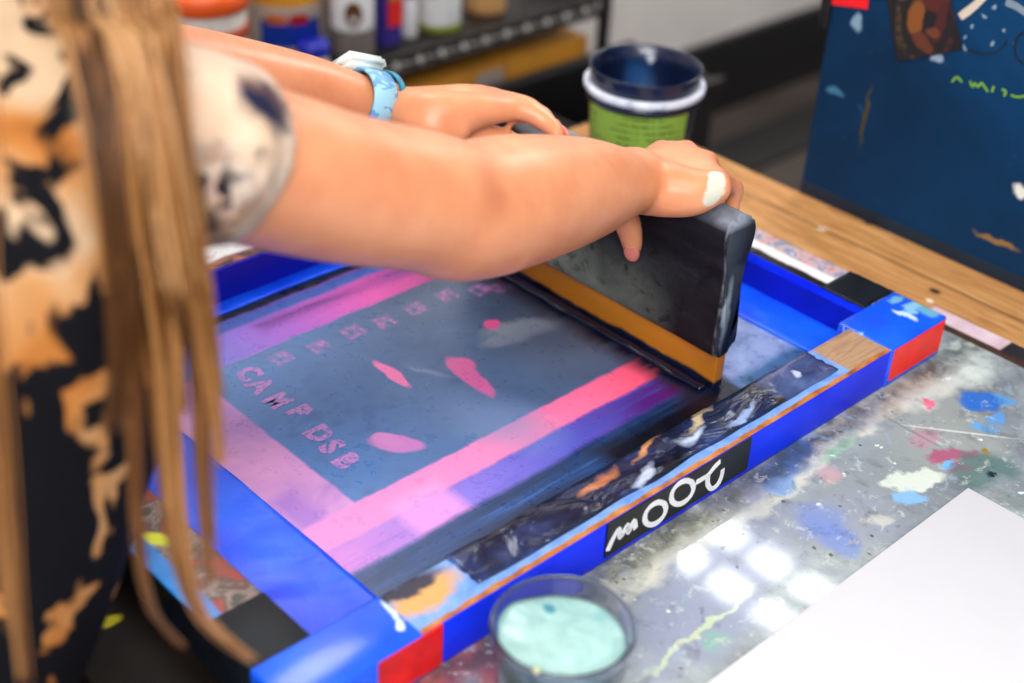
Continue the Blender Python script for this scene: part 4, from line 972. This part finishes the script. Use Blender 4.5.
# watch on the far wrist, and a teal bracelet
watch = thing('tmp', '', ''); del watch['label']; del watch['category']; watch.name = 'wristwatch'; watch.parent = person
watch.location = (0, 0, 0); watch.matrix_parent_inverse = Matrix.Translation(-person.location)
ad = (WRL - ELL).normalized(); upw = (Vector((0, 0, 1)) - ad * ad.z).normalized(); sdw = ad.cross(upw)
ad_ = ad; rt_ = Matrix.Rotation(math.radians(WROT), 3, ad); upw = rt_ @ upw; sdw = ad.cross(upw)
wc = ELL.lerp(WRL, .900)
def band(c0, ra, rb, w, th, mat, name, label, n=48, parent=watch):
    bm = bmesh.new(); R0 = []
    for da, dr in ((-w / 2, 0), (-w / 2 + .001, th), (w / 2 - .001, th), (w / 2, 0)):
        R0.append([bm.verts.new(c0 + ad * da + upw * ((ra + dr) * math.cos(2 * PI * k / n)) + sdw * ((rb + dr) * math.sin(2 * PI * k / n))) for k in range(n)])
    for i in range(4):
        a, b = R0[i], R0[(i + 1) % 4]
        for k in range(n): bm.faces.new((a[k], a[(k + 1) % n], b[(k + 1) % n], b[k]))
    o = obj(name, bm, mat, None, True, label); o.parent = parent; return o
g = G('pale blue strap', .45); nzz = g.noise(60, 3, .5, 1)
strap_m = g.done(g.mix(g.step(nzz, .52, .56), g.ramp(g.noise(20, 2), [(.3, col(140, 200, 226)), (.7, col(170, 218, 234))]), col(104, 160, 214)))
band(wc, .0258, .0295, .025, .0022, strap_m, 'strap', 'pale blue patterned strap')
bm = bmesh.new(); M = Matrix((ad, sdw, upw)).transposed().to_4x4(); M.translation = wc + upw * .0325 + ad * -.003
bmesh.ops.create_cube(bm, size=1, matrix=M @ Matrix.Diagonal((.042, .036, .012, 1)))
bmesh.ops.bevel(bm, geom=bm.edges[:], offset=.004, segments=4, affect='EDGES')
case = obj('watch_case', bm, plain('pale watch case', col(222, 240, 236), .3, .02), None, True, 'pale mint rounded watch case'); case.parent = watch
bm = bmesh.new(); M2 = M.copy(); M2.translation = wc + upw * .0382 + ad * -.003
bmesh.ops.create_cube(bm, size=1, matrix=M2 @ Matrix.Diagonal((.026, .024, .0012, 1))); bmesh.ops.bevel(bm, geom=bm.edges[:], offset=.0005, segments=2, affect='EDGES')
fc = obj('watch_face', bm, plain('watch glass', col(196, 216, 220), .1, .02), None, True, 'pale glossy watch face'); fc.parent = watch
br = band(wc + ad * .0185, .0272, .0305, .0065, .0022, plain('teal band', col(36, 130, 160), .35, .15, 120), 'bracelet', 'thin teal bracelet beside the watch', parent=person)
br.matrix_parent_inverse = Matrix.Translation(-person.location)

# ================================================================== LIGHTS
lampm = bpy.data.materials.new('lamp diffuser'); lampm.use_nodes = True
b_ = lampm.node_tree.nodes['Principled BSDF']; b_.inputs['Emission Color'].default_value = (.93, .97, 1, 1); b_.inputs['Emission Strength'].default_value = 24; b_.inputs['Base Color'].default_value = (.9, .9, .9, 1)
frame_m = plain('lamp housing', col(236, 236, 236), .5, .02)
fx = thing('ceiling_light', 'white ceiling lamp with six square diffusers above the far side of the bench', 'ceiling light', (2.03, .98, CZ))
obj('housing', B(1.90, 2.22, .76, 1.24, CZ - .06, CZ, bev=.004), frame_m, fx, False)
for i, xx in enumerate((1.915, 2.065)):
    for j in range(3):
        obj('diffuser', B(xx, xx + .085, .800 + .140 * j - .01 * i, .800 + .140 * j + .098 - .01 * i, CZ - .066, CZ - .058, bev=.002), lampm, fx, False)
def area(name, loc, target, sx, sy, w, c=(1, 1, 1)):
    l = bpy.data.lights.new(name, 'AREA'); l.shape = 'RECTANGLE'; l.size = sx; l.size_y = sy; l.energy = w; l.color = c
    o = bpy.data.objects.new(name, l); C.objects.link(o); o.location = loc
    o.rotation_euler = (Vector(target) - Vector(loc)).to_track_quat('-Z', 'Y').to_euler(); return o
area('ceiling_and_fill_light', (.0, -.45, 1.72), (.40, .20, 0), 1.1, .8, 23, (1, .985, .98))
area('ceiling_and_fill_light', (.75, 1.15, 1.70), (.9, .9, 0), 1.0, .6, 18, (1, .97, .93))
area('ceiling_and_fill_light', (2.75, .70, 1.70), (1.9, 1.65, -.2), 1.0, .6, 46, (1, .97, .94))  # added fill to brighten the back wall, no fixture belongs to it
area('camera_side_fill', (-1.1, -1.2, 1.75), (.5, .2, .1), 1.4, 1.0, 112, (.96, .98, 1))  # unseen fill lamp added to brighten sides that face the camera
w = bpy.data.worlds.new('w'); sc.world = w; w.use_nodes = True
w.node_tree.nodes['Background'].inputs[0].default_value = (.97, .98, 1, 1); w.node_tree.nodes['Background'].inputs[1].default_value = .52

# ================================================================== CAMERA
cd = bpy.data.cameras.new('camera'); cam = bpy.data.objects.new('camera', cd); C.objects.link(cam)
M = Matrix((RT, UP, -FW)).transposed().to_4x4(); M.translation = CAM; cam.matrix_world = M
cd.sensor_width = 36; cd.lens = F / 1024 * 36; cd.clip_start = .02
cd.dof.use_dof = True; cd.dof.focus_distance = 1.13; cd.dof.aperture_fstop = 3.0
sc.camera = cam
sc.view_settings.view_transform = 'Standard'; sc.view_settings.look = 'None'; sc.view_settings.exposure = 0.0; sc.view_settings.gamma = 1; sc.view_settings.use_curve_mapping = False
